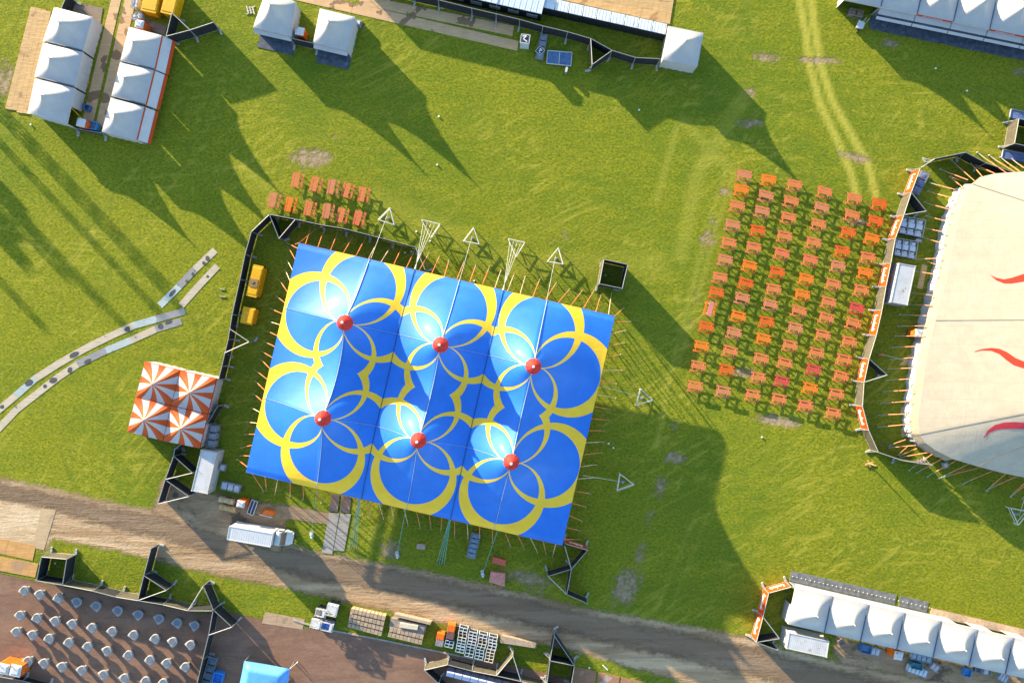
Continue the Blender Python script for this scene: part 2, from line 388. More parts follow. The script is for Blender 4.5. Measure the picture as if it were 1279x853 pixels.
# ------------------------------------------------------------------ the blue tent
EH, PH = 4.4, 11.2
def blue_tent():
    C4 = [(372.5,303.5),(770,395),(700,680.5),(308,590)]
    TL, TR, BR, BL = quad(C4, EH)
    c = qc([TL,TR,BR,BL])
    root = thing('circus_tent', 'huge blue big top with yellow interlaced rings and six red mast caps', 'tent', (c.x, c.y, 0), ANG)
    u = Vector((math.cos(ANG), math.sin(ANG))); v = Vector((-math.sin(ANG), math.cos(ANG)))
    def loc(p): d = Vector((p.x-c.x, p.y-c.y)); return (d.dot(u), d.dot(v))
    pk = [loc(P(x, y, PH)) for x, y in ((428,402),(548.5,431),(665.5,458.5),(400,524.5),(521.5,551.5),(639.5,579))]
    cu = [(pk[i][0]+pk[i+3][0])/2 for i in range(3)]                      # column axes
    rv = [sum(pk[i][1] for i in range(3))/3, sum(pk[i+3][1] for i in range(3))/3]
    A = [loc(p) for p in (TL,TR,BR,BL)]
    u0 = (A[0][0]+A[3][0])/2; u1 = (A[1][0]+A[2][0])/2; v1 = (A[0][1]+A[1][1])/2; v0 = (A[2][1]+A[3][1])/2
    bu = [u0, (cu[0]+cu[1])/2, (cu[1]+cu[2])/2, u1]; bv = [v1, (rv[0]+rv[1])/2, v0]
    def prof(t, p): return max(0.0, 1-t)**p
    def height(uu, vv):
        k = 0 if uu < bu[1] else 1 if uu < bu[2] else 2
        left = uu < cu[k]
        edge = (k == 0 and left) or (k == 2 and not left)
        dm = (cu[k]-bu[k]) if left else (bu[k+1]-cu[k])
        x = min(1, abs(uu-cu[k])/dm)
        # ridge line along the column
        if vv > rv[0]: t = (vv-rv[0])/(v1-rv[0]); R = EH + (PH-.6-EH)*(0.62*prof(t,1.0)+0.38*prof(t,3.2))
        elif vv < rv[1]: t = (rv[1]-vv)/(rv[1]-v0); R = EH + (PH-.6-EH)*(0.62*prof(t,1.0)+0.38*prof(t,3.2))
        else:
            t = min(vv-rv[1], rv[0]-vv)/((rv[0]-rv[1])/2); R = 7.7 + (PH-.6-7.7)*prof(t,2.3)
        # valley between the columns / straight edge
        tv = min(1.0, min(v1-vv, vv-v0)/9.5); tv = max(0, tv)
        V = EH if edge else EH + 1.3*tv*(2-tv)
        z1 = V + (R-V)*(0.75*prof(x,1.25)+0.25*prof(x,2.6))
        j = 0 if vv > bv[1] else 1
        r = math.hypot(uu-cu[k], vv-rv[j])
        base = V
        z2 = base + (PH-base)*(0.55*prof(r/8.6,1.25)+0.45*prof(r/6.2,2.9))
        d = z1-z2; s = 0.5                                                # soft maximum
        if abs(d) > s*3: return max(z1, z2)
        return max(z1,z2) + s*0.25*(1-abs(d)/(s*3))**2 if tv > .05 else max(z1,z2)
    st = 0.30
    def grid(cuts):
        out = [cuts[0]]
        for a, b in zip(cuts, cuts[1:]):
            n = max(1, round(abs(b-a)/st)); out += [a+(b-a)*i/n for i in range(1, n+1)]
        return out
    gu = grid([bu[0], cu[0], bu[1], cu[1], bu[2], cu[2], bu[3]]); gv = grid([bv[0], rv[0], bv[1], rv[1], bv[2]])
    vs = [(a, b, height(a, b)) for b in gv for a in gu]; nu = len(gu)
    fs = [(j*nu+i, (j+1)*nu+i, (j+1)*nu+i+1, j*nu+i+1) for j in range(len(gv)-1) for i in range(nu-1)]
    me = bpy.data.meshes.new('canopy'); me.from_pydata(vs, [], fs)
    uv = me.uv_layers.new(name='cell')
    for p in me.polygons:
        p.use_smooth = True
        ctr = p.center; k = 0 if ctr.x < bu[1] else 1 if ctr.x < bu[2] else 2; j = 0 if ctr.y > bv[1] else 1
        for li in p.loop_indices:
            co = me.vertices[me.loops[li].vertex_index].co
            uv.data[li].uv = (co.x-cu[k], co.y-rv[j])
    es = {}
    me.update()
    # material: rings of yellow on blue; the rings towards the tent edge are larger than those between the masts
    def ring_material(k, j):
        m, nt, b, out = _nodes('ringed_blue_pvc')
        uvn = nt.nodes.new('ShaderNodeUVMap'); uvn.uv_map = 'cell'
        sp = nt.nodes.new('ShaderNodeSeparateXYZ'); nt.links.new(uvn.outputs[0], sp.inputs[0]); X, Y = sp.outputs[0], sp.outputs[1]
        def dist(cx, cy):
            return math_(nt, 'SQRT', math_(nt, 'ADD', math_(nt, 'POWER', math_(nt, 'SUBTRACT', X, cx), 2.0), math_(nt, 'POWER', math_(nt, 'SUBTRACT', Y, cy), 2.0)))
        mask = None
        for dx, dy in ((1,0),(-1,0),(0,1),(0,-1)):
            outward = (dx == 1 and k == 2) or (dx == -1 and k == 0) or (dy == 1 and j == 0) or (dy == -1 and j == 1)
            CO, RO, CI, RI = (5.74, 5.93, 4.76, 4.87) if outward else (4.18, 4.39, 3.57, 3.70)
            o_ = math_(nt, 'LESS_THAN', dist(dx*CO, dy*CO), RO); i_ = math_(nt, 'GREATER_THAN', dist(dx*CI, dy*CI), RI)
            q_ = math_(nt, 'MULTIPLY', o_, i_); mask = q_ if mask is None else math_(nt, 'MAXIMUM', mask, q_)
        p = pos_(nt); n = noise_(nt, p, 0.5, 6, 0.6); n2 = noise_(nt, p, 3.0, 4, 0.6)
        blue = mixc(nt, ramp_(nt, n, 0.3, 0.7), (0.004, 0.130, 0.53), (0.006, 0.150, 0.60))
        scuff = math_(nt, 'MULTIPLY', ramp_(nt, noise_(nt, p, 0.35, 8, 0.75), 0.60, 0.76), ramp_(nt, n2, 0.4, 0.7))
        blue = mixc(nt, math_(nt, 'MULTIPLY', scuff, 0.35), blue, (0.08, 0.19, 0.44))
        seam = math_(nt, 'LESS_THAN', math_(nt, 'FRACT', math_(nt, 'MULTIPLY', X, 0.45)), 0.02)
        blue = mixc(nt, math_(nt, 'MULTIPLY', seam, 0.22), blue, (0.003, 0.07, 0.33))
        yel = mixc(nt, ramp_(nt, n, 0.3, 0.7), (0.78, 0.45, 0.010), (0.84, 0.51, 0.014))
        nt.links.new(mixc(nt, mask, blue, yel), b.inputs['Base Color'])
        b.inputs['Roughness'].default_value = 0.64; b.inputs['Specular IOR Level'].default_value = 0.5
        b.inputs['Coat Weight'].default_value = 0.07; b.inputs['Coat Roughness'].default_value = 0.14
        wr = noise_(nt, mapping_(nt, p, (0,0,ANG), (0.3,1,1)), 0.9, 5, 0.6)
        bump_(nt, b, math_(nt, 'ADD', math_(nt,'MULTIPLY',n,0.6), math_(nt,'MULTIPLY',wr,0.4)), 0.5, 0.10)
        return m
    for j in range(2):
        for k in range(3): me.materials.append(ring_material(k, j))
    for p in me.polygons:
        k = 0 if p.center.x < bu[1] else 1 if p.center.x < bu[2] else 2
        p.material_index = k + (0 if p.center.y > bv[1] else 3)
    o = bpy.data.objects.new('canopy', me); COL.objects.link(o); o.parent = root
    W = lambda a, b, dz=0: Vector((c.x + u.x*a + v.x*b, c.y + u.y*a + v.y*b, height(a, b)+dz))
    # red lace-up edge
    q = MB(); E = [W(u0,v1),W(u1,v1),W(u1,v0),W(u0,v0)]
    for a, b2 in zip(E, E[1:]+E[:1]): q.wall(a, b2, EH-0.35, EH-0.02, 0.06)
    q.build('valance', M('valance_red', (0.55,0.10,0.03), 0.6), root)
    q = MB()
    ins = 0.965
    EE = [W(u0*ins,v1*ins),W(u1*ins,v1*ins),W(u1*ins,v0*ins),W(u0*ins,v0*ins)]
    # mast caps
    red = M('mast_cap_red', (0.48, 0.035, 0.028), 0.75, 0.2, 3, spec=0.15, stain=(0.36,0.05,0.04), stain_scale=1.5)
    tip = M('mast_tip', (0.7,0.6,0.55), 0.4)
    for k in range(6):
        a, b2 = cu[k % 3], rv[k // 3]
        q = MB(); z = PH-1.45
        w = Vector((c.x + u.x*a + v.x*b2, c.y + u.y*a + v.y*b2, 0))
        q.lathe(w, [(1.08,z),(1.04,z+.45),(0.86,z+.85),(0.52,z+1.25),(0.16,z+1.55)], 12)
        cap = q.build('mast_cap', red, root)
        q = MB(); q.lathe(w, [(0.17,z+1.55),(0.17,z+1.8),(0.06,z+1.95)], 8); q.build('cap_tip', tip, cap)
        for i in range(1):
            q = MB(); q.bar((w.x,w.y,0),(w.x,w.y,PH-0.4),0.16,8); q.build('mast', dark_metal, root)
    # webbing seen as pale and dark lines over the canopy
    def line(pts, r, mat, nm, lift=0.05):
        q = MB(); q.path([W(a, b2, lift) for a, b2 in pts], r, 5); q.build(nm, mat, root)
    web = M('pale_webbing', (0.28,0.36,0.48), 0.6); dweb = M('dark_webbing', (0.02,0.05,0.14), 0.7)
    for k in range(3):
        a = cu[k]
        n = 24
        line([(a, v1 + (rv[0]+1.2-v1)*i/n) for i in range(n+1)], 0.06, web, 'ridge_cable')
        line([(a, rv[0]-1.2 + (rv[1]-rv[0]+2.4)*i/n) for i in range(n+1)], 0.06, web, 'ridge_cable')
        line([(a, rv[1]-1.2 + (v0-rv[1]+1.2)*i/n) for i in range(n+1)], 0.035, web, 'ridge_cable')
    for k in (1, 2):
        n = 60
        line([(bu[k], v1 + (v0-v1)*i/n) for i in range(n+1)], 0.045, dweb, 'valley_cable', 0.04)
    for j in (0, 1):
        b2 = rv[j]
        q = MB(); pts = [Vector((W(u0,b2).x, W(u0,b2).y, EH+0.05))]
        for k in range(3): pts.append(W(cu[k], b2, 0)*1.0); pts[-1].z = PH-0.1
        # cable sags onto the cloth
        n = 90; q.path([W(u0 + (cu[2]-u0)*i/n, b2, 0.06) for i in range(n+1)], 0.028, 4); q.build('cross_cable', web, root)
    # guys: webbing with a turnbuckle and stake, fanned out at the corners
    def guys(P0, P1, n, angs, side, lens):
        for i in range(n):
            t = (i + 0.5)/n
            e = P0.lerp(P1, t)
            kk = t*(len(angs)-1); i0 = min(int(kk), len(angs)-2); a = angs[i0] + (angs[i0+1]-angs[i0])*(kk-i0)
            a = math.radians(a + random.uniform(-5, 5)); d = {'N': (math.sin(a), math.cos(a)), 'S': (math.sin(a), -math.cos(a)), 'E': (math.cos(a), math.sin(a)), 'W': (-math.cos(a), math.sin(a))}[side]
            L = lens*random.uniform(.88, 1.08)
            guy(e, Vector((e.x + d[0]*L, e.y + d[1]*L, 0)))
    def guy(e, g):
        q = MB(); q.cur = 0
        m1 = e.lerp(g, 0.72)
        q.bar(e, m1, 0.045, 5, 0.065)
        q.cur = 1; q.bar(m1, Vector((g.x, g.y, 0.12)), 0.04, 5, 0.03)
        q.bar((g.x, g.y, 0), (g.x, g.y, 0.42), 0.06, 6)
        q.build('guy_strap', [guy_orange if random.random() < .72 else guy_pale, guy_pale], root)
    guys(E[0], E[1], 25, [-12, 0, 8, 12, 14, 12, 10, 12, 14, 18, 30, 42, 28, 12], 'N', 3.2)
    guy(E[0], E[0]+Vector((-2.2,0.3,-EH))); guy(E[0], E[0]+Vector((1.1,2.6,-EH))); guy(E[1], E[1]+Vector((1.9,1.3,-EH)))
    guys(E[1], E[2], 19, [4, 16, 12, 0, -12, -14, -12, -9, -8, -10, -14, -30, -40, -30, -15], 'E', 3.2)
    guys(E[3], E[2], 25, [6, -22, -30, -22, -10, 4, 2, -4, -6, -6, -4, -6, -8, -6, 0, 12, 20, 8, -14], 'S', 3.3)
    guys(E[0], E[3], 21, [8, 36, 46, 42, 34, 24, 10, 6, 12, 16, 18, 18, 16, 14, 8, -4, -14, -20, -10, 14], 'W', 3.2)
    return root
TENT = blue_tent()

# ------------------------------------------------------------------ the sand coloured big top on the right
def sand_tent():
    edge_px = [(1330,214),(1300,214),(1270,215),(1243,217),(1226,221),(1215,230),(1206,248),(1199,266),(1192,295),(1187,325),(1181,352),(1174,378),(1168,400),(1161,430),(1155,462),(1150,500),(1147,525),(1148,542),(1156,553),(1168,562),(1190,573),(1220,582),(1250,590),(1279,596),(1310,604),(1350,612)]
    h = 3.6
    E = [P(x, y, h) for x, y in edge_px]
    c = P(1420, 410, 0)
    root = thing('circus_tent', 'sand coloured big top with red flame shapes behind the orange banner fence', 'tent', (c.x, c.y, 0))
    mat_seams = True
    ridge_a, ridge_b = P(1395, 330, 0), P(1390, 470, 0)
    mat = make_fabric('sand_pvc', (0.36, 0.315, 0.245), 0.55, 0.25, 0.06, 0.4)
    nt = mat.node_tree; b_ = [n for n in nt.nodes if n.type == 'BSDF_PRINCIPLED'][0]; src = b_.inputs['Base Color'].links[0].from_socket
    sx = nt.nodes.new('ShaderNodeSeparateXYZ'); p_ = pos_(nt); nt.links.new(p_, sx.inputs[0])
    yy = math_(nt, 'ADD', sx.outputs[1], math_(nt, 'MULTIPLY', noise_(nt, p_, .12, 2), 1.2))
    ln = math_(nt, 'LESS_THAN', math_(nt, 'FRACT', math_(nt, 'MULTIPLY', yy, 0.40)), 0.035)
    pn = math_(nt, 'MULTIPLY', ramp_(nt, noise_(nt, mapping_(nt, p_, (0,0,0), (.15,1,1)), 1.4, 6, .7), .5, .75), .25)
    c_ = mixc(nt, math_(nt, 'MULTIPLY', ln, .22), src, (0.22, 0.185, 0.14)); c_ = mixc(nt, pn, c_, (0.27, 0.23, 0.17))
    nt.links.new(c_, b_.inputs['Base Color'])
    full = E + [Vector((2*c.x - p.x, p.y, p.z)) for p in E[::-1]]
    full = [p for p in full]
    def target(p):
        t = max(0, min(1, (p.y - ridge_b.y)/(ridge_a.y - ridge_b.y)))
        q = ridge_b.lerp(ridge_a, t); return Vector((q.x if p.x < c.x else 2*c.x - q.x, q.y, 0))
    n = 26; q = MB(); q.sm = True; m = len(full); vs = []
    def pt(p, t):
        g = target(p); z = h + (12.6-h)*(0.85*t**1.05 + 0.15*t**3)
        w = 0.0
        return Vector((p.x + (g.x-p.x)*t, p.y + (g.y-p.y)*t, z - w))
    fine = []
    for i in range(m):
        for k in range(3): fine.append(full[i].lerp(full[(i+1) % m], k/3))
    M_ = len(fine)
    for j in range(n+1):
        for i in range(M_): vs.append(pt(fine[i], j/n))
    fs = [[j*M_+i, j*M_+(i+1) % M_, (j+1)*M_+(i+1) % M_, (j+1)*M_+i] for j in range(n) for i in range(M_)]
    fs.append([n*M_+i for i in range(M_)])
    q.add(vs, fs); q.build('canopy', mat, root)
    me = root.children[0].data
    # flames printed on the cloth, a skin 2 cm above it
    from mathutils.bvhtree import BVHTree
    bv = BVHTree.FromPolygons([tuple(x) for x in vs], fs)
    flame = M('flame_red', (0.52, 0.035, 0.015), 0.55, 0.08, 2); flame2 = M('flame_dark_red', (0.40, 0.025, 0.04), 0.55, 0.08, 2)
    FL = [([(1236,343),(1244,347),(1254,349),(1264,347),(1279,342),(1295,340),(1310,345)],[(1236,342.6),(1244,350),(1254,354),(1264,354),(1279,351.5),(1295,352),(1310,352)],flame),
          ([(1217,439),(1226,436),(1238,434.5),(1248,435.5),(1258,440),(1268,447),(1280,452),(1300,452)],[(1217,439.6),(1226,437.5),(1238,438),(1248,442),(1256,449),(1266,456),(1280,460.5),(1300,464)],flame),
          ([(1228,547),(1234,537),(1243,530.5),(1254,527.5),(1267,527),(1282,528),(1310,534)],[(1229,547),(1236,540),(1245,536.5),(1255,535.5),(1267,535.5),(1282,536),(1310,545)],flame2)]
    for up, lo, mm in FL:
        def dense(pl):
            o = []
            for a, b in zip(pl, pl[1:]): o += [(a[0]+(b[0]-a[0])*k/4, a[1]+(b[1]-a[1])*k/4) for k in range(4)]
            return o + [pl[-1]]
        q = MB(); q.sm = True; vv = []; a, b = dense(up), dense(lo); nn = min(len(a), len(b)); R = 5
        for i in range(nn):
            for k in range(R):
                x = a[i][0]+(b[i][0]-a[i][0])*k/(R-1); y = a[i][1]+(b[i][1]-a[i][1])*k/(R-1)
                o_ = Vector((0,0,H)); d = (P(x, y, 0)-o_).normalized(); hit = bv.ray_cast(o_, d)
                g = hit[0] if hit[0] else P(x, y, 8); vv.append(Vector((g.x, g.y, g.z+0.03)))
        q.add(vv, [[i*R+k, i*R+k+1, (i+1)*R+k+1, (i+1)*R+k] for i in range(nn-1) for k in range(R-1)])
        q.build('flame_print', mm, root)
    # radial seams, dark rope
    q = MB()
    for i in (3*5, 3*12, 3*17, 3*21):
        q = MB(); q.path([pt(fine[i], j/n)+Vector((0,0,0.05)) for j in range(n+1)], 0.025, 4)
        q.build('seam_rope', M('seam_brown', (0.20,0.16,0.12), 0.8), root)
    # scalloped skirt and canvas wall below it
    side = E[5:21]
    skirt = M('cream_canvas', (0.24,0.205,0.155), 0.7, 0.12, 1.2, stain=(0.19,0.16,0.12), stain_scale=1.0)
    fin = []
    for a, b in zip(side, side[1:]):
        for k in range(6): fin.append(a.lerp(b, k/6))
    fin.append(side[-1])
    q = MB(); q.sm = False; vv = []
    for i, p in enumerate(fin):
        d = (fin[min(i+1, len(fin)-1)] - fin[max(i-1, 0)]); nrm = Vector((-d.y, d.x, 0)).normalized()
        if nrm.dot(Vector((c.x-p.x, c.y-p.y, 0))) > 0: nrm = -nrm
        s = abs(math.sin(i*PI/7.0)); s2 = abs(math.sin(i*PI/3.5))
        vv += [p + Vector((0,0,0.0)), p + nrm*0.25 + Vector((0,0,-0.5-.06*s)), p + nrm*(0.50+.08*s2) + Vector((0,0,-1.05-.25*s))]
    q.add(vv, [[3*i+k, 3*i+k+1, 3*i+k+4, 3*i+k+3] for i in range(len(fin)-1) for k in range(2)]); q.build('skirt', skirt, root)
    q = MB(); vv = []
    for i, p in enumerate(fin):
        d = (fin[min(i+1, len(fin)-1)] - fin[max(i-1, 0)]); nrm = Vector((-d.y, d.x, 0)).normalized()
        if nrm.dot(Vector((c.x-p.x, c.y-p.y, 0))) > 0: nrm = -nrm
        w = 0.12*math.sin(i*1.7)
        vv += [p + nrm*(0.10) + Vector((0,0,-0.3)), Vector((p.x, p.y, 0)) + nrm*(0.25+w)]
    q.add(vv, [[2*i, 2*i+1, 2*i+3, 2*i+2] for i in range(len(fin)-1)]); q.build('side_wall', M('grey_canvas', (0.40,0.40,0.40), 0.7, 0.15, 1), root)
    # other edges: plain hanging rim
    for EE in (E[:6], E[20:]):
        q = MB()
        for a, b in zip(EE, EE[1:]): q.wall(a, b, h-0.35, h-0.02, 0.06)
        q.build('valance', skirt, root)
    # guys: stake px -> eave px
    G = [((1160,228.5),(1193,237)),((1158,239),(1187,247)),((1154,253),(1187,262)),((1156,270),(1185,277)),((1155,285),(1181,290.5)),((1152.5,297),(1181,305)),((1144,324),(1177,322.5)),((1158,327),(1174,332)),
         ((1143,339),(1170,343)),((1140,366),(1165,369)),((1135,380),(1165,382)),((1123.3,393),(1167,395)),((1121,407.5),(1157,407)),((1117.5,419.5),(1156,420)),((1114.5,434),(1156,432)),((1111.5,449),(1160,445)),((1108.5,460.8),(1155,459)),
         ((1106.5,475),(1155,472)),((1102.7,489),(1140,487)),((1100,503.5),(1139,501)),((1097,518),(1131,517)),((1096.5,533.5),(1131,530)),
         ((1173.7,211.7),(1209,225)),((1188,200.5),(1217,226)),((1186,221),(1203,234.5)),((1210,201),(1227.6,221.6)),((1220,191),(1257,216)),((1234.7,194.6),(1272,218)),((1249,197),(1276,216)),((1263,199),(1288,216)),((1213,204),(1243,217)),((1206,228),(1190,222)),
         ((1110.5,556.2),(1131,549)),((1110,559),(1144,556)),((1122,568),(1133,558)),((1123,569),(1145,560)),((1124,571),(1165,564)),((1135,587),(1165,566.7)),((1144.5,590),(1180,571.5)),((1157.5,595),(1195,575)),((1171.5,597.5),(1211,579)),((1172,597),(1227,583)),((1202,604),(1242,587)),((1231.5,612.6),(1257,591)),((1232,611.5),(1272,594)),((1262,620),(1290,599)),((1261.5,619.5),(1280,603)),((1276,622),(1300,605))]
    sk_or = M('guy_salmon', (0.62,0.22,0.10), 0.6, 0.25, 1.5)
    for g, e in G:
        g = P(*g); e = P(e[0], e[1], 2.9)
        q = MB(); m1 = e.lerp(g, 0.68); q.bar(e, m1, 0.05, 5, 0.065); q.cur = 1; q.bar(m1, (g.x,g.y,.12), 0.045, 5, 0.04); q.lathe((g.x,g.y,0), [(0.11,0),(0.11,0.22),(0.07,0.3)], 6)
        q.build('guy_strap', [sk_or, pale_frame], root)
    return root
SAND = sand_tent()

# ------------------------------------------------------------------ pagoda marquees
def roof_mesh(q, W, he, hp, n=20, crisp=5):
    vs = []
    for j in range(n+1):
        for i in range(n+1):
            a = -1+2*i/n; b = -1+2*j/n
            mx = max(abs(a), abs(b)); pn = (abs(a)**3+abs(b)**3)**(1/3) if mx else 0
            k = mx + (min(1, pn)-mx)*(1-mx**2)*0.62
            t = 1-k; f = 0.26*t + 0.74*t**2.2
            w = bil(W, i/n, j/n); vs.append(Vector((w.x, w.y, he + (hp-he)*f)))
    q.sm = True
    q.add(vs, [[j*(n+1)+i, (j+1)*(n+1)+i, (j+1)*(n+1)+i+1, j*(n+1)+i+1] for j in range(n) for i in range(n)])
    q.sm = False
def pagoda(label, px, he=2.6, hp=4.9, group=None, walls={}, name='pagoda_tent', mat=None, shrink=0.004, valance={}, canopy=None, gut=()):
    W = quad(px, he); c = qc(W); W = [w + (c-w)*shrink for w in W]
    c = Vector((c.x, c.y, 0))
    root = thing(name, label, 'tent', c, ANG, group)
    q = MB(); roof_mesh(q, W, he, hp) if canopy is None else canopy(q, W)
    q.build('canopy', mat or white_pvc, root)
    q = MB(); q.lathe((c.x, c.y, 0), [(0.09, hp-.12),(0.06, hp+.10),(0.02, hp+.22)], 8); q.build('finial', pale_frame, root)
    for k in gut:
        q = MB(); q.bar(W[k]+Vector((0,0,.03)), W[(k+1) % 4]+Vector((0,0,.03)), 0.075, 5); q.build('gutter', M('gutter_grey', (0.10,0.105,0.12), .6, .3, 2), root)
    for k in range(4):
        a, b = W[k], W[(k+1) % 4]
        q = MB(); q.wall(a, b, he-0.34, he-0.01, 0.05); 
        q.build('valance', valance.get(k, white_wall), root)
        w = a + (c-a)*0.02
        q = MB(); q.bar((w.x, w.y, 0), (w.x, w.y, he-0.02), 0.05, 6); q.build('leg', pale_frame, root)
        kind = walls.get(k)
        a2 = a + (c-a)*0.012; b2 = b + (c-b)*0.012
        if kind == 'white':
            q = MB(); n = 14; vv = []
            nr = Vector((b2.y-a2.y, a2.x-b2.x, 0)).normalized()
            for i in range(n+1):
                p = a2.lerp(b2, i/n); o = 0.05*math.sin(i*2.1)
                vv += [Vector((p.x, p.y, he-0.3)), Vector((p.x, p.y, 0.02)) + nr*o]
            q.add(vv, [[2*i, 2*i+1, 2*i+3, 2*i+2] for i in range(n)]); q.build('side_wall', white_wall, root)
        elif kind == 'half':
            q = MB(); p = a2.lerp(b2, .5); q.wall(a2, p, 0.02, he-.3, .04); q.build('side_wall', white_wall, root)
        elif kind in ('counter', 'dark'):
            nr = (Vector(((a2.x+b2.x)/2, (a2.y+b2.y)/2, 0)) - c).normalized()
            q = MB(); q.wall(a2+nr*.0, b2+nr*.0, 0.05, 1.05, 0.06); q.build('counter_front', navy_board if kind == 'counter' else grey_board, root)
            q = MB(); e = (b2-a2).normalized()
            mid = (a2+b2)/2; q.box((mid.x-nr.x*.22, mid.y-nr.y*.22, 1.08), ((b2-a2).length-.3, 0.55, 0.05), math.atan2(e.y, e.x)); q.build('counter_top', white_paint, root)
    return root
def quads_row(x0, y0, ux, uy, vx, vy, n):
    return [[(x0+ux*i, y0+uy*i), (x0+ux*(i+1), y0+uy*(i+1)), (x0+ux*(i+1)+vx, y0+uy*(i+1)+vy), (x0+ux*i+vx, y0+uy*i+vy)] for i in range(n)]
def awning(root, a, b, out, h0, h1, depth, mat=None, name='awning', th=0.03):
    """sloping flap from edge a-b outward"""
    d = out*depth; q = MB()
    A = Vector((a.x, a.y, h0)); B = Vector((b.x, b.y, h0)); C_ = B + d; C_.z = h1; D = A + d; D.z = h1
    up = Vector((0,0,th)); q.add([A,B,C_,D,A+up,B+up,C_+up,D+up], [[3,2,1,0],[4,5,6,7],[0,1,5,4],[1,2,6,5],[2,3,7,6],[3,0,4,7]])
    return q.build(name, mat or white_pvc, root)
z1 = lambda pts: [(x/4.265, y/4.265) for x, y in pts]
pos3 = ['uppermost', 'middle', 'lowest']
pink_flap = M('pink_flap', (0.46,0.35,0.32), 0.6, 0.08, 2)
for i, qd in enumerate([z1([(302,42),(493,92),(441,272),(243,222)]), z1([(243,230),(440,279),(397,463),(197,412)]), z1([(200,420),(395,470),(352,660),(160,607)])]):
    r = pagoda(f'white pagoda marquee beside the plank deck, {pos3[i]} of its column of three', qd, 2.6, 5.0, 'white marquees in the top left block', gut=(2,) if i < 2 else (), walls={1: 'white' if i < 2 else 'half', 2: 'white' if i == 2 else None, 3: 'white', 0: 'white' if i == 0 else None}, valance={3: white_pvc})  # left side wall is added, unseen, to keep sun from passing under
    W = quad(qd, 2.6); awning(r, W[0], W[3], -UX, 2.45, 2.25, 0.62, pink_flap)
zig = make_fabric('stall_white', (0.46,0.46,0.48), 0.6, 0.2)
for i, qd in enumerate([z1([(687,145),(862,190),(823,370),(641,326)]), z1([(640,331),(820,376),(775,560),(593,513)]), z1([(590,521),(770,570),(727,745),(542,703)])]):
    r = pagoda(f'white marquee with orange trimmed serving hatch, {pos3[i]} of its column of three', qd, 2.6, 5.0, 'white marquees in the top left block', gut=(2,) if i < 2 else (), walls={2: 'white' if i == 2 else None, 3: 'white', 0: 'white' if i == 0 else None}, valance={1: orange_pvc})  # unseen left wall added here too, blocking sun below the canopy
    W = quad(qd, 2.6); W2 = quad(qd, 2.3)
    awning(r, W2[1], W2[2], UX, 2.25, 1.15, 1.0, zig, 'hatch_flap')
    a = awning(r, W2[1]+UX*1.0, W2[2]+UX*1.0, UX, 1.18, 0.95, 0.36, orange_pvc, 'hatch_trim')
# two marquees at the top with a fence panel between them
MQ = [[(333,-13),(369.3,3),(363,45),(316,34.5)], [(399.6,11),(443.5,21.5),(433.5,63.5),(391,53.5)]]
for i, qd in enumerate(MQ):
    lab = 'white marquee with dark serving mat, left of the orange toilet at the top edge' if i == 0 else 'white marquee with dark serving mat, just right of the orange toilet'
    r = pagoda(lab, qd, 2.6, 5.4, 'pair of white marquees at the top', {1: 'white', 2: 'counter', 3: 'white', 0: 'white'})  # left wall added without being seen, to darken the inside
    W = quad(qd, 2.6)
    awning(r, W[3], W[2], -VY, 2.15, 1.95, 0.55, white_wall)
    q = MB(); a, b = W[3]-VY*0.9, W[2]-VY*0.9; mid = (a+b)/2; q.box((mid.x, mid.y, 0.04), ((b-a).length*0.98, 1.7, 0.05), ANG); q.build('floor_mat', navy_board, r)
# marquee at the end of the white bar row
r = pagoda('single white marquee at the right end of the row of white box units', [(834.8,32.8),(878.7,41.7),(871,83.7),(827.8,75)], 2.6, 4.7, None, {2: 'white', 1: 'white', 3: 'white', 0: 'white'})
# top right row
TRQ = quads_row(1055,-0.5, 45.3,9.3, 10.3,-44.6, 6)
dk = MB()
for i, qd in enumerate(TRQ):
    qd = [qd[3], qd[2], qd[1], qd[0]]
    r = pagoda(f'white bar marquee of the top right row, {ORD[i+1]} from its left end', qd, 2.6, 5.0, 'white bar marquees at the top right', gut=(1,), walls={2: 'counter' if i else None, 3: 'white' if i == 0 else None, 0: 'white'}, valance={2: orange_pvc if i in (2, 4) else white_wall})
    W = quad(qd, 2.6)
    if i: 
        awning(r, W[3]+UX*.06, W[2]-UX*.06, -VY, 2.2, 2.0, 0.75, white_pvc)
        awning(r, W[3]-VY*0.95+UX*.06, W[2]-VY*0.95-UX*.06, -VY, 1.75, 1.6, 0.35, white_wall, 'hatch_flap')
        q = MB(); a, b = W[3]-VY*1.0, W[2]-VY*1.0; mid = (a+b)/2; q.box((mid.x, mid.y, 0.04), ((b-a).length*0.99, 2.0, 0.05), ANG); q.build('floor_mat', navy_board, r)
        if i in (2, 4):
            q = MB(); nr = -VY; e = (W[2]-W[3]).normalized(); a = W[3]+e*1.0
            x = 0
            for k in range(9):
                p = a + e*(0.32*k); p = p + nr*0.035
                q.bar((p.x,p.y,2.34),(p.x+e.x*.12,p.y+e.y*.12,2.5),0.025,4); q.bar((p.x+e.x*.12,p.y+e.y*.12,2.5),(p.x+e.x*.2,p.y+e.y*.2,2.34),0.025,4)
            q.build('lettering', lettering_white, r)
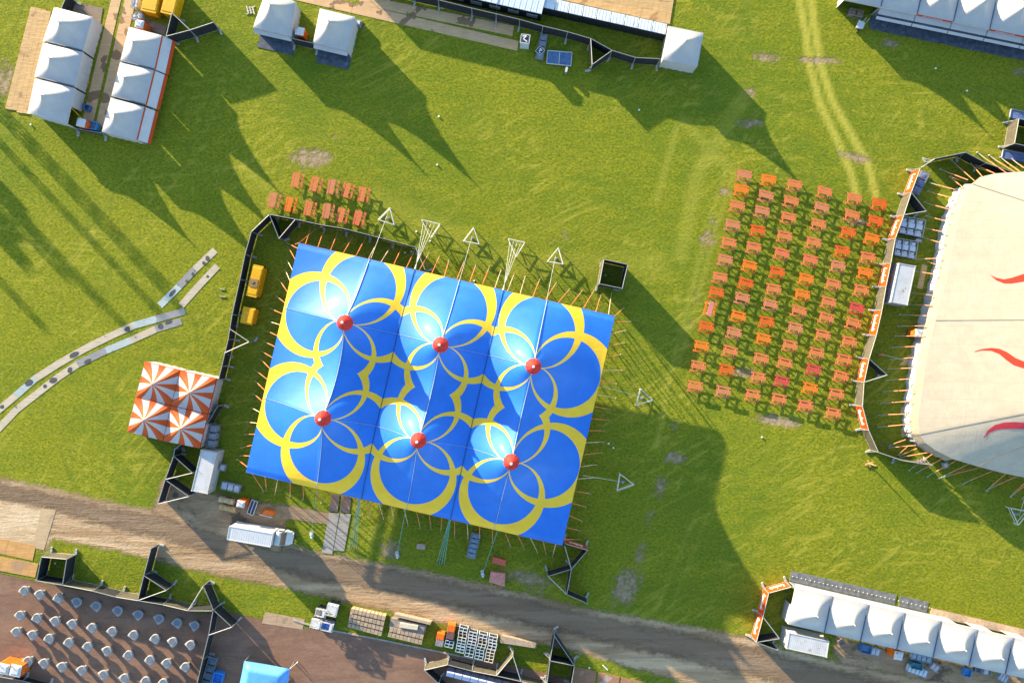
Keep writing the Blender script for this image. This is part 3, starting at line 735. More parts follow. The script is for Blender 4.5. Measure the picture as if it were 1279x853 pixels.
# bottom right row
BRQ = quads_row(994.4,733.7, 45.2,10.35, -9.9,45.6, 8)
for i, qd in enumerate(BRQ):
    r = pagoda(f'white marquee of the bottom right row, {ORD[i+1]} from its left end', qd, 2.6, 5.0, 'white marquees at the bottom right', gut=(1,), walls={0: 'dark' if i < 4 else 'half', 3: 'half' if i == 0 else None})
    W = quad(qd, 2.6)
    if i < 4:
        awning(r, W[0], W[1], VY, 2.3, 2.2, 0.45, zig)
        q = MB(); a, b = W[0]+VY*0.85, W[1]+VY*0.85; mid = (a+b)/2; q.box((mid.x, mid.y, 0.04), ((b-a).length*(0.99 if i < 3 else 0.8), 1.5, 0.05), ANG); q.build('floor_mat', grey_board, r)
        for k in range(8): q = MB(); p = a.lerp(b, (k+.5)/8); q.box((p.x, p.y, 0.12), (0.075,0.075,0.08), ANG); q.build('floor_light', lettering_white, r)
    else:
        q = MB(); a, b = W[0]+VY*0.3, W[1]+VY*0.3; mid = (a+b)/2; q.box((mid.x, mid.y, 0.06), ((b-a).length*0.99, 1.1, 0.08), ANG); q.build('floor_mat', M('pale_planks', (0.46,0.32,0.22), 0.8, 0.2, 2), r)
# striped pagodas: sixteen alternating sectors each
z2 = lambda pts: [(150+x/4.265, 430+y/4.265) for x, y in pts]
def striped(q, W):
    he, hp = 2.7, 4.3; n = 16; per = 8
    for s in range(n):
        q.cur = s % 2
        for k in range(per):
            def edge(t):
                a = 2*PI*t/(n*per) + PI/16; x, y = math.cos(a), math.sin(a); m = max(abs(x), abs(y)); return x/m, y/m
            t0, t1 = s*per+k, s*per+k+1; vs = []; R = 12
            for j in range(R+1):
                for t in (t0, t1):
                    x, y = edge(t); x *= j/R; y *= j/R; w = bil(W, (x+1)/2, (y+1)/2); tt = 1-j/R
                    vs.append(Vector((w.x, w.y, he+(hp-he)*(.30*tt+.70*tt**2.0))))
            q.sm = True
            q.add(vs, [[2*j, 2*j+2, 2*j+3, 2*j+1] for j in range(R)])
    q.sm = False
so = make_fabric('stripe_orange', (0.46, 0.068, 0.006), 0.45, 0.3); sw = make_fabric('stripe_white', (0.40, 0.385, 0.375), 0.45, 0.3)
Z = [z2([(132,92),(320,138),(271,324),(84,280)]), z2([(322,139),(513,182),(467,370),(273,325)]), z2([(83,283),(270,327),(228,514),(38,465)]), z2([(272,328),(466,373),(423,553),(230,515)])]
for qd, w in zip(Z, ('upper left', 'upper right', 'lower left', 'lower right')):
    pagoda(f'orange and white striped pagoda, {w} one of the square of four', qd, 2.7, 4.3, 'striped pagodas beside the long fence', {0: 'white' if 'upper' in w else None, 1: 'white' if 'right' in w else None, 3: 'white' if 'left' in w else None}, mat=[sw, so], canopy=striped, valance={k: orange_pvc for k in range(4)})

# ------------------------------------------------------------------ fences
def script_letters(q, a, b, h0, h1, nrm):
    """a white handwritten word running along the banner"""
    d = (b-a); L = d.length; d.normalize()
    def pt(s, t): p = a + d*(s*L) + nrm*0.05; return Vector((p.x, p.y, h0 + (h1-h0)*t))
    st = [[(.16,.35),(.18,.75),(.21,.88),(.22,.70),(.19,.35),(.17,.22),(.22,.18),(.27,.30)],[(.27,.30),(.29,.50),(.32,.52),(.33,.35),(.30,.26),(.28,.36),(.33,.48),(.36,.50)],
          [(.36,.50),(.37,.28),(.40,.30),(.41,.50),(.42,.28),(.45,.30),(.46,.52)],[(.46,.30),(.50,.58),(.53,.85),(.51,.88),(.50,.55),(.51,.28),(.55,.30)],
          [(.55,.30),(.59,.52),(.56,.50),(.55,.35),(.58,.28),(.60,.50),(.61,.28)],[(.62,.28),(.63,.52),(.66,.50),(.67,.28),(.69,.34)],[(.73,.50),(.70,.46),(.69,.32),(.73,.30),(.77,.88),(.75,.60),(.75,.28)],[(.82,.52),(.79,.48),(.82,.38),(.79,.27),(.76,.28)],[(.18,.14),(.50,.10),(.84,.20)]]
    for s in st: q.path([pt(*k) for k in s], 0.032, 4)
def fence(label, segs, h=2.2, group=None, lean=0.0, extra=None):
    """segs: (px a, px b, type) along the top edge; p black panel, o scrim panel with sunlit tone painted in, b orange banner, r rail only"""
    pts = [P(*s[0], h) for s in segs] + [P(*s[1], h) for s in segs]
    c = qc(pts); root = thing('mesh_fence', label, 'fence', (c.x, c.y, 0), 0, group)
    seen = []
    for a, b, t in segs:
        A, B = P(*a, h), P(*b, h); A.z = B.z = 0
        d = B-A; L = d.length; e = d.normalized(); nrm = Vector((-e.y, e.x, 0))
        if nrm.dot(-(A+B)/2) < 0: nrm = -nrm
        A1, B1 = A+e*.07, B-e*.07
        if t != 'r':
            q = MB(); q.wall(A1, B1, 0.08, h-0.06, 0.03); pn = q.build('panel', {'p': black_scrim, 'o': sunlit_scrim, 'b': orange_pvc}[t], root)
            if t == 'b': q = MB(); script_letters(q, A1 if A1.y > B1.y else B1, B1 if A1.y > B1.y else A1, 0.5, h-0.55, nrm); q.build('lettering', lettering_white, pn)
            q = MB(); q.bar(A1+Vector((0,0,h-.04)), B1+Vector((0,0,h-.04)), 0.05, 6); q.build('rail', pale_frame if t in 'ob' else galv, root)
            q = MB(); q.bar(A1+Vector((0,0,.06)), B1+Vector((0,0,.06)), 0.03, 5); q.build('rail', pale_frame if t in 'ob' else galv, root)
        else:
            q = MB(); q.bar(A1+Vector((0,0,h-.04)), B1+Vector((0,0,h-.04)), 0.06, 6); q.build('rail', pale_frame, root)
        for X in (A, B):
            if all((X-s).length > 0.25 for s in seen):
                seen.append(X.copy()); q = MB(); q.bar(X, X+Vector((0,0,h)), 0.07, 6); q.build('post', galv, root)
                q = MB(); f = X + nrm*0.45; q.box((f.x, f.y, 0.09), (0.28,0.75,0.18), math.atan2(nrm.y, nrm.x)-PI/2, bevel=.03); q.build('foot', M('foot_block', (0.33,0.33,0.33), 0.8), root)
                q = MB(); q.bar(X+Vector((0,0,h*.7)), X+nrm*0.7+Vector((0,0,.15)), 0.035, 5); q.build('strut', galv, root)
    return root
def chain(pts, types='p'):
    return [(a, b, types[i % len(types)]) for i, (a, b) in enumerate(zip(pts, pts[1:]))]
fence('black scrim fence bending round the upper left corner of the blue big top', chain([(273,474),(277,457.6),(285,424),(290,393),(299.7,349),(306,318),(314,289.5),(336.5,268),(369,274),(400.8,281),(429,285.6),(459.5,293.3),(488.7,300.8),(519.2,309)]) +
      [((336.5,268),(348.5,298),'p'),((348.5,298),(369,274),'p'),((519.2,309),(531,337),'r'),((285.7,410),(311,427),'r'),((280,441),(311,427),'r')])
fence('black fence with two triangular bays beside the striped pagodas and grey container', chain([(272,507),(258,530),(240,545),(218,561),(216.8,569.5),(206.3,598.8),(197,629.3)]) + [((216.8,569.5),(240.3,590.6),'p'),((240.3,590.6),(206.3,598.8),'r'),((207.4,600),(235.6,620),'p'),((235.6,620),(197,629.3),'r')])
fence('long grey fence with black panels below the white bar at the top', chain([(450,-24),(484,-15),(516,-7),(547,0),(589,10.5),(619.6,17.6),(649,24.6),(678,32.8),(708.7,40),(738,48.5),(764.5,63.3),(793.8,72.2),(824.3,73.9)]) + [((738,48.5),(739.9,81),'o'),((739.9,81),(764.5,63.3),'p')])
fence('curving fence of orange banners and sunlit-toned scrim panels before the sand big top', chain([(1149.8,209.9),(1138.5,240.3),(1129.2,268.5),(1118.6,297.8),(1113,328.5),(1107,357.7),(1101.9,387.3),(1094.8,419),(1085.8,448.2),(1079.5,477.5),(1077.5,507.6),(1085.3,537.6),(1097.5,564.9)], 'bo') +
      [((1138.5,240.3),(1157.3,263.8),'p'),((1157.3,263.8),(1129.2,268.5),'r'),((1085.8,448.2),(1108.3,468.4),'p'),((1108.3,468.4),(1079.5,477.5),'r'),((1149.8,209.9),(1167.8,198.5),'r'),((1167.8,198.5),(1206.5,190.5),'p'),((1206.5,190.5),(1232,204),'p'),((1232,204),(1268,216),'p'),((1097.5,564.9),(1127,575),'o'),((1127,575),(1165,581),'o')])
fence('black fence with square and zigzag bays along the upper edge of the paved yard', chain([(45.5,725),(78,730.6),(115.7,738),(144,745.4),(172,749.9),(203,755),(234.4,762.6),(264,762.8)], 'po') + [((51.7,695.5),(83.1,698.3),'o'),((83.1,698.3),(78,730.6),'p'),((51.7,695.5),(45.5,725),'p'),((188.5,685),(179.5,718.7),'p'),((179.5,718.7),(172,749.9),'p'),((179.5,718.7),(207.7,737),'p'),((207.7,737),(172,749.9),'r'),((234.4,762.6),(254,731.5),'r'),((254,731.5),(266.4,761.5),'p'),
      ((267,762),(289.6,783),'p'),((289.6,783),(260.5,793),'r'),((266,762.8),(260.5,793),'p'),((260.5,793),(253,824),'p'),((253,824),(244,862),'p'),((244,862),(237,892),'p')])
fence('black fence closing off the white awning terrace at the bottom', chain([(530,836.8),(559,830),(589.8,838),(620,843.8),(650.8,850.9),(681,859),(712,866)], 'op') + [((530,836.8),(548,854),'p'),((548,854),(566,872),'p'),((620,843.8),(640.8,819),'o'),((640.8,819),(650.8,850.9),'r')])
fence('tall dark fence bay forming a pointed enclosure at the bottom road edge', [((692.5,793.8),(717.6,831.3),'p'),((692.5,793.8),(687,825),'p'),((687,825),(683,856),'p'),((687,825),(717.6,831.3),'p'),((717.6,831.3),(713,860),'p'),((683,856),(676,886),'p'),((713,860),(706,890),'p')])
fence('dark zigzag fence with one orange panel at the big top lower right corner', [((706.6,679),(734,687),'b'),((734,687),(713.7,710.6),'p'),((705.2,681.7),(713.7,710.6),'r'),((713.7,710.6),(684.4,719.5),'p'),((684.4,719.5),(708,742.3),'r'),((713.7,710.6),(708,742.3),'p'),((708,742.3),(734,753.5),'p')])
fence('orange script banner fence at the left end of the bottom right marquees', [((988.7,732.9),(960.3,740.6),'b'),((960.3,740.6),(953.2,770.3),'b'),((953.2,770.3),(944.8,802),'b'),((953.2,770.3),(973.9,797.4),'r'),((944.8,802),(973.9,797.4),'p'),((944.8,802),(971.9,812),'p')])
fence('square fenced tower bay standing alone right of the anchor triangles', [((754.4,324.1),(784.2,330.6),'p'),((784.2,330.6),(777.3,360.4),'p'),((777.3,360.4),(748.7,354.5),'p'),((748.7,354.5),(754.4,324.1),'o')], h=2.9)
fence('square fenced bay with a sunlit-toned scrim panel cut off by the right edge', [((1273,148.4),(1267.4,179.4),'o'),((1273,148.4),(1303,155),'p'),((1267.4,179.4),(1297,186),'p'),((1303,155),(1297,186),'p')])
fence('single fence panel closing the gap between the two top marquees', [((362.5,47.9),(391,54.2),'p')])
fence('black fence wing and triangular bay at the upper right of the left marquee block', [((207.4,45.7),(214.6,16.5),'p'),((207.4,45.7),(237,38),'p'),((237,38),(266.5,28.2),'p'),((214.6,16.5),(238,38.5),'r')])
fence('short black fence piece behind the plank deck marquees at the top edge', [((83.5,-6),(76.5,10.5),'p')])
fence('low black fence closing the plank lane between the left marquees', [((92.5,160.5),(127,166.5),'p')], h=1.2)
fence('grey railing along the bottom left edge of the paved yard', chain([(-20,846),(0,845),(28,850),(58,858)], 'p'), h=1.1)
# ------------------------------------------------------------------ picnic tables
def table_mat(name, col):
    m, nt, b, out = _nodes(name)
    o = objc_(nt)
    r = nt.nodes.new('ShaderNodeObjectInfo').outputs['Random']
    n = noise_(nt, mapping_(nt, pos_(nt), (0,0,ANG), (0.6,3,3)), 3, 5, 0.7)
    c = mixc(nt, ramp_(nt, n, 0.3, 0.7), [x*.85 for x in col], [min(1, x*1.18) for x in col])
    c = mixc(nt, math_(nt, 'MULTIPLY', ramp_(nt, noise_(nt, pos_(nt), 5, 4), .58, .75), .35), c, [x*.55+.05 for x in col])
    nt.links.new(c, b.inputs['Base Color']); b.inputs['Roughness'].default_value = 0.7; b.inputs['Specular IOR Level'].default_value = 0.25
    return m
TC = {'s': ('salmon', (0.50,0.145,0.050)), 'p': ('faded pink', (0.46,0.155,0.075)), 'o': ('bright orange', (0.58,0.145,0.014)), 'd': ('deep orange', (0.52,0.09,0.012)),
      'c': ('coral', (0.53,0.125,0.055)), 'r': ('red', (0.45,0.055,0.045)), 'x': ('rose topped', (0.50,0.17,0.15))}
TM = {k: table_mat('table_'+v[0].replace(' ', '_'), v[1]) for k, v in TC.items()}
def make_table(kind):
    t = thing('picnic_table', 'x', 'picnic table', (0,0,0), 0)
    m = TM[kind]; mb = TM['o'] if kind == 'x' else m
    q = MB()
    for k in range(4): q.box((0, -0.22+0.165*k, 0.74), (2.12, 0.150, 0.045), bevel=.01)
    for x in (-.7, .7): q.box((x, 0.03, 0.695), (0.09, 0.60, 0.045))
    q.build('tabletop', m, t, world=False)
    for s in (-1, 1):
        q = MB()
        for k in range(2): q.box((0, s*(0.60+0.15*k), 0.44), (2.12, 0.135, 0.045), bevel=.01)
        q.build('bench', mb, t, world=False)
    for x in (-.72, .72):
        q = MB(); 
        for s in (-1, 1): q.bar((x, s*0.24, 0.70), (x, s*0.78, 0.0), 0.055, 4)
        q.box((x, 0, 0.395), (0.05, 1.55, 0.09)); q.build('leg_frame', m, t, world=False)
    return t
PROTO = {}
def place_table(x, y, rz, kind, label, group):
    if kind not in PROTO: PROTO[kind] = o = make_table(kind)
    else: o = copy_tree(PROTO[kind])
    p = P(x, y, .7); o.location = (p.x, p.y, 0); o.rotation_euler = (0, 0, rz + math.radians(random.uniform(-3, 3)))
    o['label'] = label; o['group'] = group
za = lambda pts: [(850+x/4.265, 200+y/4.265) for x, y in pts]
zb = lambda pts: [(850+x/4.265, 360+y/4.265) for x, y in pts]
COLS = [(za([(340,82),(325,160),(303,246),(278,348),(258,444),(238,534),(210,628),(192,708),(160,792)])+zb([(138,208),(112,312),(95,418),(78,525)]), 'posps'+'psdxdoss'),
 (za([(470,107),(456,192),(435,276),(412,377),(390,468),(368,566),(348,660),(330,738)])+zb([(308,152),(285,240),(265,338),(247,438),(228,552)]), 'oppdsodpopsdp'),
 (za([(608,134),(590,222),(576,308),(555,408),(540,500),(516,600),(497,690),(480,772)])+zb([(460,182),(443,272),(430,378),(415,478),(386,572)]), 'sssscdspdosss'),
 (za([(768,172),(752,255),(736,344),(710,442),(692,534),(670,636),(650,720),(632,806)])+zb([(613,214),(584,308),(556,402),(540,498),(525,593)]), 'spsscoospssrs'),
 (za([(926,207),(915,296),(895,388),(863,488),(840,566),(815,664),(790,760)])+zb([(778,160),(760,252),(725,348),(710,436),(692,535),(667,628)]), 'ssddpsssssxoc'),
 (za([(1060,236),(1040,328),(1020,420),(1000,520),(985,603),(965,695),(940,792)])+zb([(922,190),(900,288),(872,383),(856,472),(832,567),(815,668)]), 'ddosospsssssp'[:6]+'rssssss')]
cn = ['leftmost', 'second', 'third', 'fourth', 'fifth', 'rightmost']
for ci, (pts, kinds) in enumerate(COLS):
    for i, ((x, y), k) in enumerate(zip(pts, kinds)):
        turned = (ci == 0 and i == 8); nm = TC[k][0]
        pl = f'{ORD[i+1]} from the top in the {cn[ci]} column' if 0 < i < len(pts)-1 else f'{"topmost" if i == 0 else "lowest"} in the {cn[ci]} column'
        if turned: place_table(x, y, ANG+PI/2, 'x', 'rose topped picnic table with orange bench turned crosswise in the leftmost column', 'picnic tables in the large field')
        else: place_table(x, y, ANG, 'r' if (ci, k) == (4, 'x') else k, f'{nm} picnic table, {pl} of the large field', 'picnic tables in the large field')
zc = lambda pts: [(300+x/4.265, 200+y/4.265) for x, y in pts]
for row, pts, kinds in (('upper', [(303,107),(402,129),(492,143),(571,162),(655,183)], 'sspss'), ('lower', [(179,214),(265,237),(370,258),(467,272),(542,295),(632,310)], 'pospsc')):
    for i, ((x, y), k) in enumerate(zip(zc(pts), kinds)):
        place_table(x, y, ANG+PI/2, k, f'{TC[k][0]} picnic table, {ORD[i+1]} from left in the {row} short row above the big top', 'picnic tables above the blue big top')

# ------------------------------------------------------------------ ground anchors
pale_tube = M('pale_tube', (0.50,0.49,0.42), 0.55, 0.1, 4)
def anchor(label, tri, ropeto=None, rope_h=EH, lines=1, post=True, ropes=None, mat=None):
    h = 1.05
    T = [P(x, y, h) for x, y in tri]; c = qc(T); c.z = 0
    r = thing('anchor_barrier', label, 'barrier', c, 0, 'triangular rope anchor barriers')
    q = MB()
    for a, b in zip(T, T[1:]+T[:1]): q.bar(a, b, 0.06, 6)
    q.build('top_rail', pale_tube, r)
    q = MB()
    for a, b in zip(T, T[1:]+T[:1]): a2, b2 = a.copy(), b.copy(); a2.z = b2.z = 0.5; q.bar(a2, b2, 0.045, 5)
    q.build('mid_rail', pale_tube, r)
    for a in T: q = MB(); q.bar((a.x, a.y, 0), a, 0.07, 6); q.build('post', pale_tube, r)
    if post:
        q = MB(); g = c; q.lathe((g.x, g.y, 0), [(0.20,0),(0.20,.25),(0.12,.4),(0.12,.75)], 8); q.box((g.x, g.y, .55), (.5,.16,.16), .6); q.build('winch', M('winch_grey', (0.24,0.24,0.29), 0.5, .3, 6), r)
    if ropes:
        for a, b, hb in ropes:
            q = MB(); q.bar(P(a[0], a[1], 0.35), P(b[0], b[1], hb), 0.026, 5); q.build('rope', rope_pale, r)
    return r
for i, (lab, tri, rp) in enumerate([
  ('pale triangular barrier round a rope anchor, leftmost above the blue big top', [(486.9,259.8),(472.3,274.6),(492.3,280.9)], [((484,268),(463.3,323),EH)]),
  ('pale triangular barrier round a rope anchor, between the two wedge shaped barriers', [(591.6,284.4),(578.7,301.3),(598.6,305)], [((590,294),(574,350),EH)]),
  ('pale triangular barrier round a rope anchor, nearest the square tower bay', [(697.6,309.7),(683.7,326.6),(703.4,330)], [((694,319),(683,374),EH)]),
  ('triangular barrier in the tent shade, upper of two right of the blue big top', [(800.4,486.2),(795,506.4),(815.4,499.8)], [((803,496),(752,482.5),EH)]),
  ('triangular barrier in the tent shade, lower of two right of the blue big top', [(774.6,592),(771,612.8),(791.9,605.3)], [((778,602),(728,593.5),EH)]),
  ('pale triangular barrier below the sand big top at the right edge', [(1262.5,634.6),(1272,655.6),(1285,639)], [((1273,644),(1285,606),3.4)]),
  ('wedge shaped barrier with four ropes, left one above the blue big top', [(526.7,274.6),(549.2,280.2),(538,297)], [((529+4.6*k,276.5+1.2*k),(519-0.6*k,336),EH) for k in range(4)]),
  ('wedge shaped barrier with four ropes, right one above the blue big top', [(635,298.5),(655.6,303),(644.5,321)], [((637+4.4*k,300.3+1.1*k),(629-0.6*k,362.5),EH) for k in range(4)])]):
    anchor(lab, tri, ropes=rp, post=(i < 6))
def small_anchor(label, x, y, to):
    p = P(x, y); r = thing('rope_anchor', label, 'anchor', p, 0, 'low winch anchors below the blue big top')
    q = MB(); q.box((p.x, p.y, .2), (.45,.9,.22), 0.2, bevel=.06); q.lathe((p.x, p.y, .28), [(.2,0),(.2,.25),(.1,.3)], 8); q.lathe((p.x+.05, p.y-.4, .28), [(.16,0),(.16,.2),(.1,.24)], 8); q.build('winch', M('winch_pale', (0.42,0.45,0.47), 0.5, .25, 5), r)
    q = MB(); q.bar((p.x, p.y, .45), P(to[0], to[1], EH), 0.03, 5); q.build('rope', rope_teal, r)
small_anchor('low winch anchor on the strip beside the boarded ramp below the blue big top', 389.8,666.7,(396,611))
small_anchor('low winch anchor with a rope beside the bare soil spot below the blue big top', 496.5,691.5,(507,635))
small_anchor('low winch anchor with a rope beside the red board stacks', 602.8,715,(622,661))
for lab, x, y, tx, ty in (('set of four teal ropes pegged near the boarded ramp', 441,684,449,622),('set of four teal ropes pegged midway along the lower tent edge', 550,704,562,648)):
    p = P(x, y); r = thing('rope_set', lab, 'ropes', p, 0, 'teal rope sets below the blue big top')
    for k in range(4):
        q = MB(); g = P(x-4.6+3.1*k, y-.5+.7*k, .15); q.bar(g, P(tx-.6+.5*k, ty, EH-.1), 0.035, 5); q.build('rope', rope_teal, r)
        q = MB(); q.bar((g.x,g.y,0), (g.x,g.y,.4), .06, 6); q.build('stake', galv, r)

# ------------------------------------------------------------------ block like things seen from above
def body(q, W, z0, z1, taper=1.0):
    c = qc(W); n = 4
    a = [Vector((w.x, w.y, z0)) for w in W]; b = [Vector((c.x+(w.x-c.x)*taper, c.y+(w.y-c.y)*taper, z1)) for w in W]
    q.add(a+b, [[0,1,2,3],[7,6,5,4]] + [[i, i+4, (i+1)%4+4, (i+1)%4] for i in range(4)])
    return q
def inset(W, k): c = qc(W); return [w + (c-w)*k for w in W]
def insetm(W, m):
    u = (W[1]-W[0]).normalized(); v = (W[3]-W[0]).normalized()
    return [W[0]+u*m+v*m, W[1]-u*m+v*m, W[2]-u*m-v*m, W[3]+u*m-v*m]
cont_mat = M('container_white', (0.42,0.42,0.43), 0.55, 0.08, 1.0, stain=(0.30,0.19,0.11), stain_scale=0.9, stain_lo=0.61, stain_hi=0.70)
cont_frame = M('container_frame', (0.43,0.41,0.375), 0.55, 0.1, 3, stain=(0.28,0.15,0.08), stain_scale=2.0, stain_lo=.62)
def corrugated(q, a, b, z0, z1, amp=0.05, pitch=0.28):
    d = b-a; L = d.length; e = d.normalized(); nr = Vector((e.y, -e.x, 0)); n = max(4, int(L/pitch)); vs = []; prof = (0,1,1,0)
    pts = []
    for i in range(n):
        for t, k in ((0,0),(.25,0),(.5,1),(.75,1)): pts.append(((i+t)/n*L, k))
    pts.append((L, 0))
    for s, k in pts:
        p = a + e*s + nr*(amp*k); vs += [Vector((p.x,p.y,z0)), Vector((p.x,p.y,z1))]
    q.add(vs, [[2*i,2*i+2,2*i+3,2*i+1] for i in range(len(pts)-1)])
def container(label, px, h=2.6, doors=3):
    """px: roof corners; the doors stand on edge index doors"""
    W = quad(px, h); c = qc(W); c.z = 0
    r = thing('shipping_container', label, 'container', c, ANG)
    Wi = insetm(W, 0.06); Wb = insetm(W, 0.13)
    q = MB(); 
    for k in range(4):
        a, b = Wb[k].copy(), Wb[(k+1)%4].copy(); a.z = b.z = 0
        if k == doors: q.wall(a, b, .12, h-.12, .06)
        else: corrugated(q, b, a, .12, h-.1)
    # roof with shallow ridges
    rf = [Vector((w.x,w.y,h-.07)) for w in Wi]; lng = 0 if (W[1]-W[0]).length > (W[3]-W[0]).length else 1
    n = 22; vs = []
    for i in range(n*2+1):
        t = i/(2*n); z = h-.05+(.012 if i % 2 else 0)
        A, B = (rf[0].lerp(rf[1], t), rf[3].lerp(rf[2], t)) if lng == 0 else (rf[0].lerp(rf[3], t), rf[1].lerp(rf[2], t))
        vs += [Vector((A.x,A.y,z)), Vector((B.x,B.y,z))]
    q.add(vs, [[2*i,2*i+1,2*i+3,2*i+2] for i in range(2*n)]); 
    q.build('body', cont_mat, r)
    q = MB()
    for k in range(4):
        a, b = Wi[k], Wi[(k+1)%4]
        q.bar((a.x,a.y,0.0),(a.x,a.y,h),0.09,4); q.bar((a.x,a.y,h-.05),(b.x,b.y,h-.05),0.075,4); q.bar((a.x,a.y,.09),(b.x,b.y,.09),0.085,4)
        q.box((a.x,a.y,h), (.18,.16,.05), ANG)
    q.build('frame', cont_frame, r)
    a, b = Wi[doors], Wi[(doors+1)%4]; nr = ((a+b)/2 - c); nr.z = 0; nr.normalize()
    for s in (0, 1):
        q = MB(); p0 = a.lerp(b, .03+.48*s)+nr*.03; p1 = a.lerp(b, .49+.48*s)+nr*.03; q.wall(p0, p1, .18, h-.16, .05); d = q.build('door', cont_mat, r)
        q = MB()
        for t in (.25, .75): p = p0.lerp(p1, t)+nr*.06; q.bar((p.x,p.y,.15),(p.x,p.y,h-.15),.025,5)
        q.build('lock_bar', galv, d)
    return r
container('stained white container between the striped pagodas and the dirt yard', [(251,561.5),(271,565.5),(259,617),(238.6,613)], doors=2)
container('white container behind the orange banner fence beside the sand big top', [(1123,328.5),(1144.2,332.3),(1133.8,381.5),(1112.6,377.5)], doors=2)
container('rust streaked white container below the bottom right marquees', [(985.7,789.7),(1036,800.6),(1033,821),(982.3,809.9)], doors=3)

def toilet(label, px, face, h=2.25):
    W = quad(px, h); c = qc(W); c.z = 0
    r = thing('portable_toilet', label, 'toilet', c, ANG, 'orange portable toilets with white roofs')
    q = MB(); body(q, insetm(W, .05), 0.1, h-.12)
    for k in range(4):
        a, b = W[k], W[(k+1)%4]
        for t in (.25,.5,.75): p = a.lerp(b, t); p = p+(c-p)*.05; q.bar((p.x,p.y,.15),(p.x,p.y,h-.2),.035,4)
    q.build('cabin', orange_paint, r)
    q = MB(); body(q, W, h-.14, h-.03, .98); Wi = inset(W, .12); body(q, Wi, h-.04, h+.06, .6)
    q.build('roof', white_paint, r)
    q = MB(); p = W[0]+(c-W[0])*.35; q.bar((p.x,p.y,h),(p.x,p.y,h+.22),.06,8); q.build('vent_pipe', dark_metal, r)
    a, b = W[face], W[(face+1)%4]; nr = (a+b)/2-c; nr.z = 0; nr.normalize(); A = a+(c-a)*.05; B = b+(c-b)*.05
    q = MB(); q.wall(A.lerp(B,.15)+nr*.03, A.lerp(B,.85)+nr*.03, .2, h-.3, .04); d = q.build('door', M('door_orange',(0.55,.11,.012),.5), r)
    q = MB(); p = A.lerp(B,.78)+nr*.07; q.box((p.x,p.y,1.05),(.06,.06,.18),ANG); q.build('handle', dark_metal, d)
    q = MB(); body(q, W, 0, .1); q.build('base', dark_metal, r)
toilet('orange portable toilet with white roof between the two top marquees', [(369.8,33.2),(380.4,35.2),(378.4,45),(368,43)], 2)
toilet('orange portable toilet with white roof behind the hatch marquees, near the yellow skips', [(169.3,24),(179.8,26),(178,35.8),(167.5,33.8)], 1)
toilet('orange portable toilet with white roof at the foot of the plank lane', [(96.5,147),(107,149.3),(105,159.5),(94.5,157.2)], 1, 2.0)
toilet('orange portable toilet with white roof beside the timber rolls', [(296.4,624.3),(306,626.4),(304.3,634.9),(294.6,632.8)], 1)
toilet('orange portable toilet with white roof standing behind the bottom right marquees', [(1118.5,812.6),(1129,814.9),(1127,825),(1116.6,823)], 0)
toilet('orange portable toilet with white roof against the wall of the sand big top', [(1144.4,410.5),(1154.2,411.9),(1153,421.8),(1143.3,420.4)], 3)
toilet('orange portable toilet with white roof at the left edge of the yard, outer one', [(-2,827.5),(12,830.5),(9.5,843),(-4,840)], 1)
toilet('orange portable toilet with white roof at the left edge of the yard, inner one', [(14,829),(27,831.8),(24,846),(10.5,843.3)], 1)

def skip(label, px, h, hatch=False):
    W = quad(px, h); c = qc(W); c.z = 0
    r = thing('yellow_container', label, 'container', c, ANG, 'yellow steel service containers')
    Wb = inset(W, .05)
    q = MB(); body(q, Wb, .12, h-.06)
    for k in range(4):
        a, b = Wb[k], Wb[(k+1)%4]; n = max(2, int((b-a).length/.6))
        for i in range(n+1): p = a.lerp(b, i/n); q.bar((p.x,p.y,.14),(p.x,p.y,h-.1),.05,4)
    q.build('body', yellow_paint, r)
    q = MB(); body(q, W, h-.08, h, .985); body(q, inset(W,.14), h-.01, h+.05, .95); q.build('lid', yellow_paint, r)
    q = MB()
    for a in Wb: q.box((a.x+(c.x-a.x)*.1, a.y+(c.y-a.y)*.1, .07), (.35,.2,.14), ANG)
    q.build('skid', dark_metal, r)
    if hatch:
        q = MB(); p = bil(W, .47, .56); q.box((p.x,p.y,h+.09),(1.15,1.15,.08),ANG); 
        q.build('hatch', M('hatch_brown',(0.22,.13,.05),.7,.3,3), r)
        q = MB(); q.box((p.x,p.y,h+.15),(.5,.07,.06),ANG+.8); q.build('grip', dark_metal, r)
skip('long yellow container with a brown roof hatch beside the black fence', [(316,330),(329.3,333),(320,372.3),(307,369.3)], 1.9, True)
skip('short yellow container standing just below the long yellow one', [(304,382.5),(319.5,385.5),(314.8,406),(299.6,403)], 1.7)
skip('yellow container at the top edge, left one of two', [(183.5,-23),(203,-19),(194.5,17.5),(175,13.3)], 1.9)
skip('yellow container at the top edge, right one of two', [(209,-20),(226,-16),(216.5,20),(200,16)], 1.9)

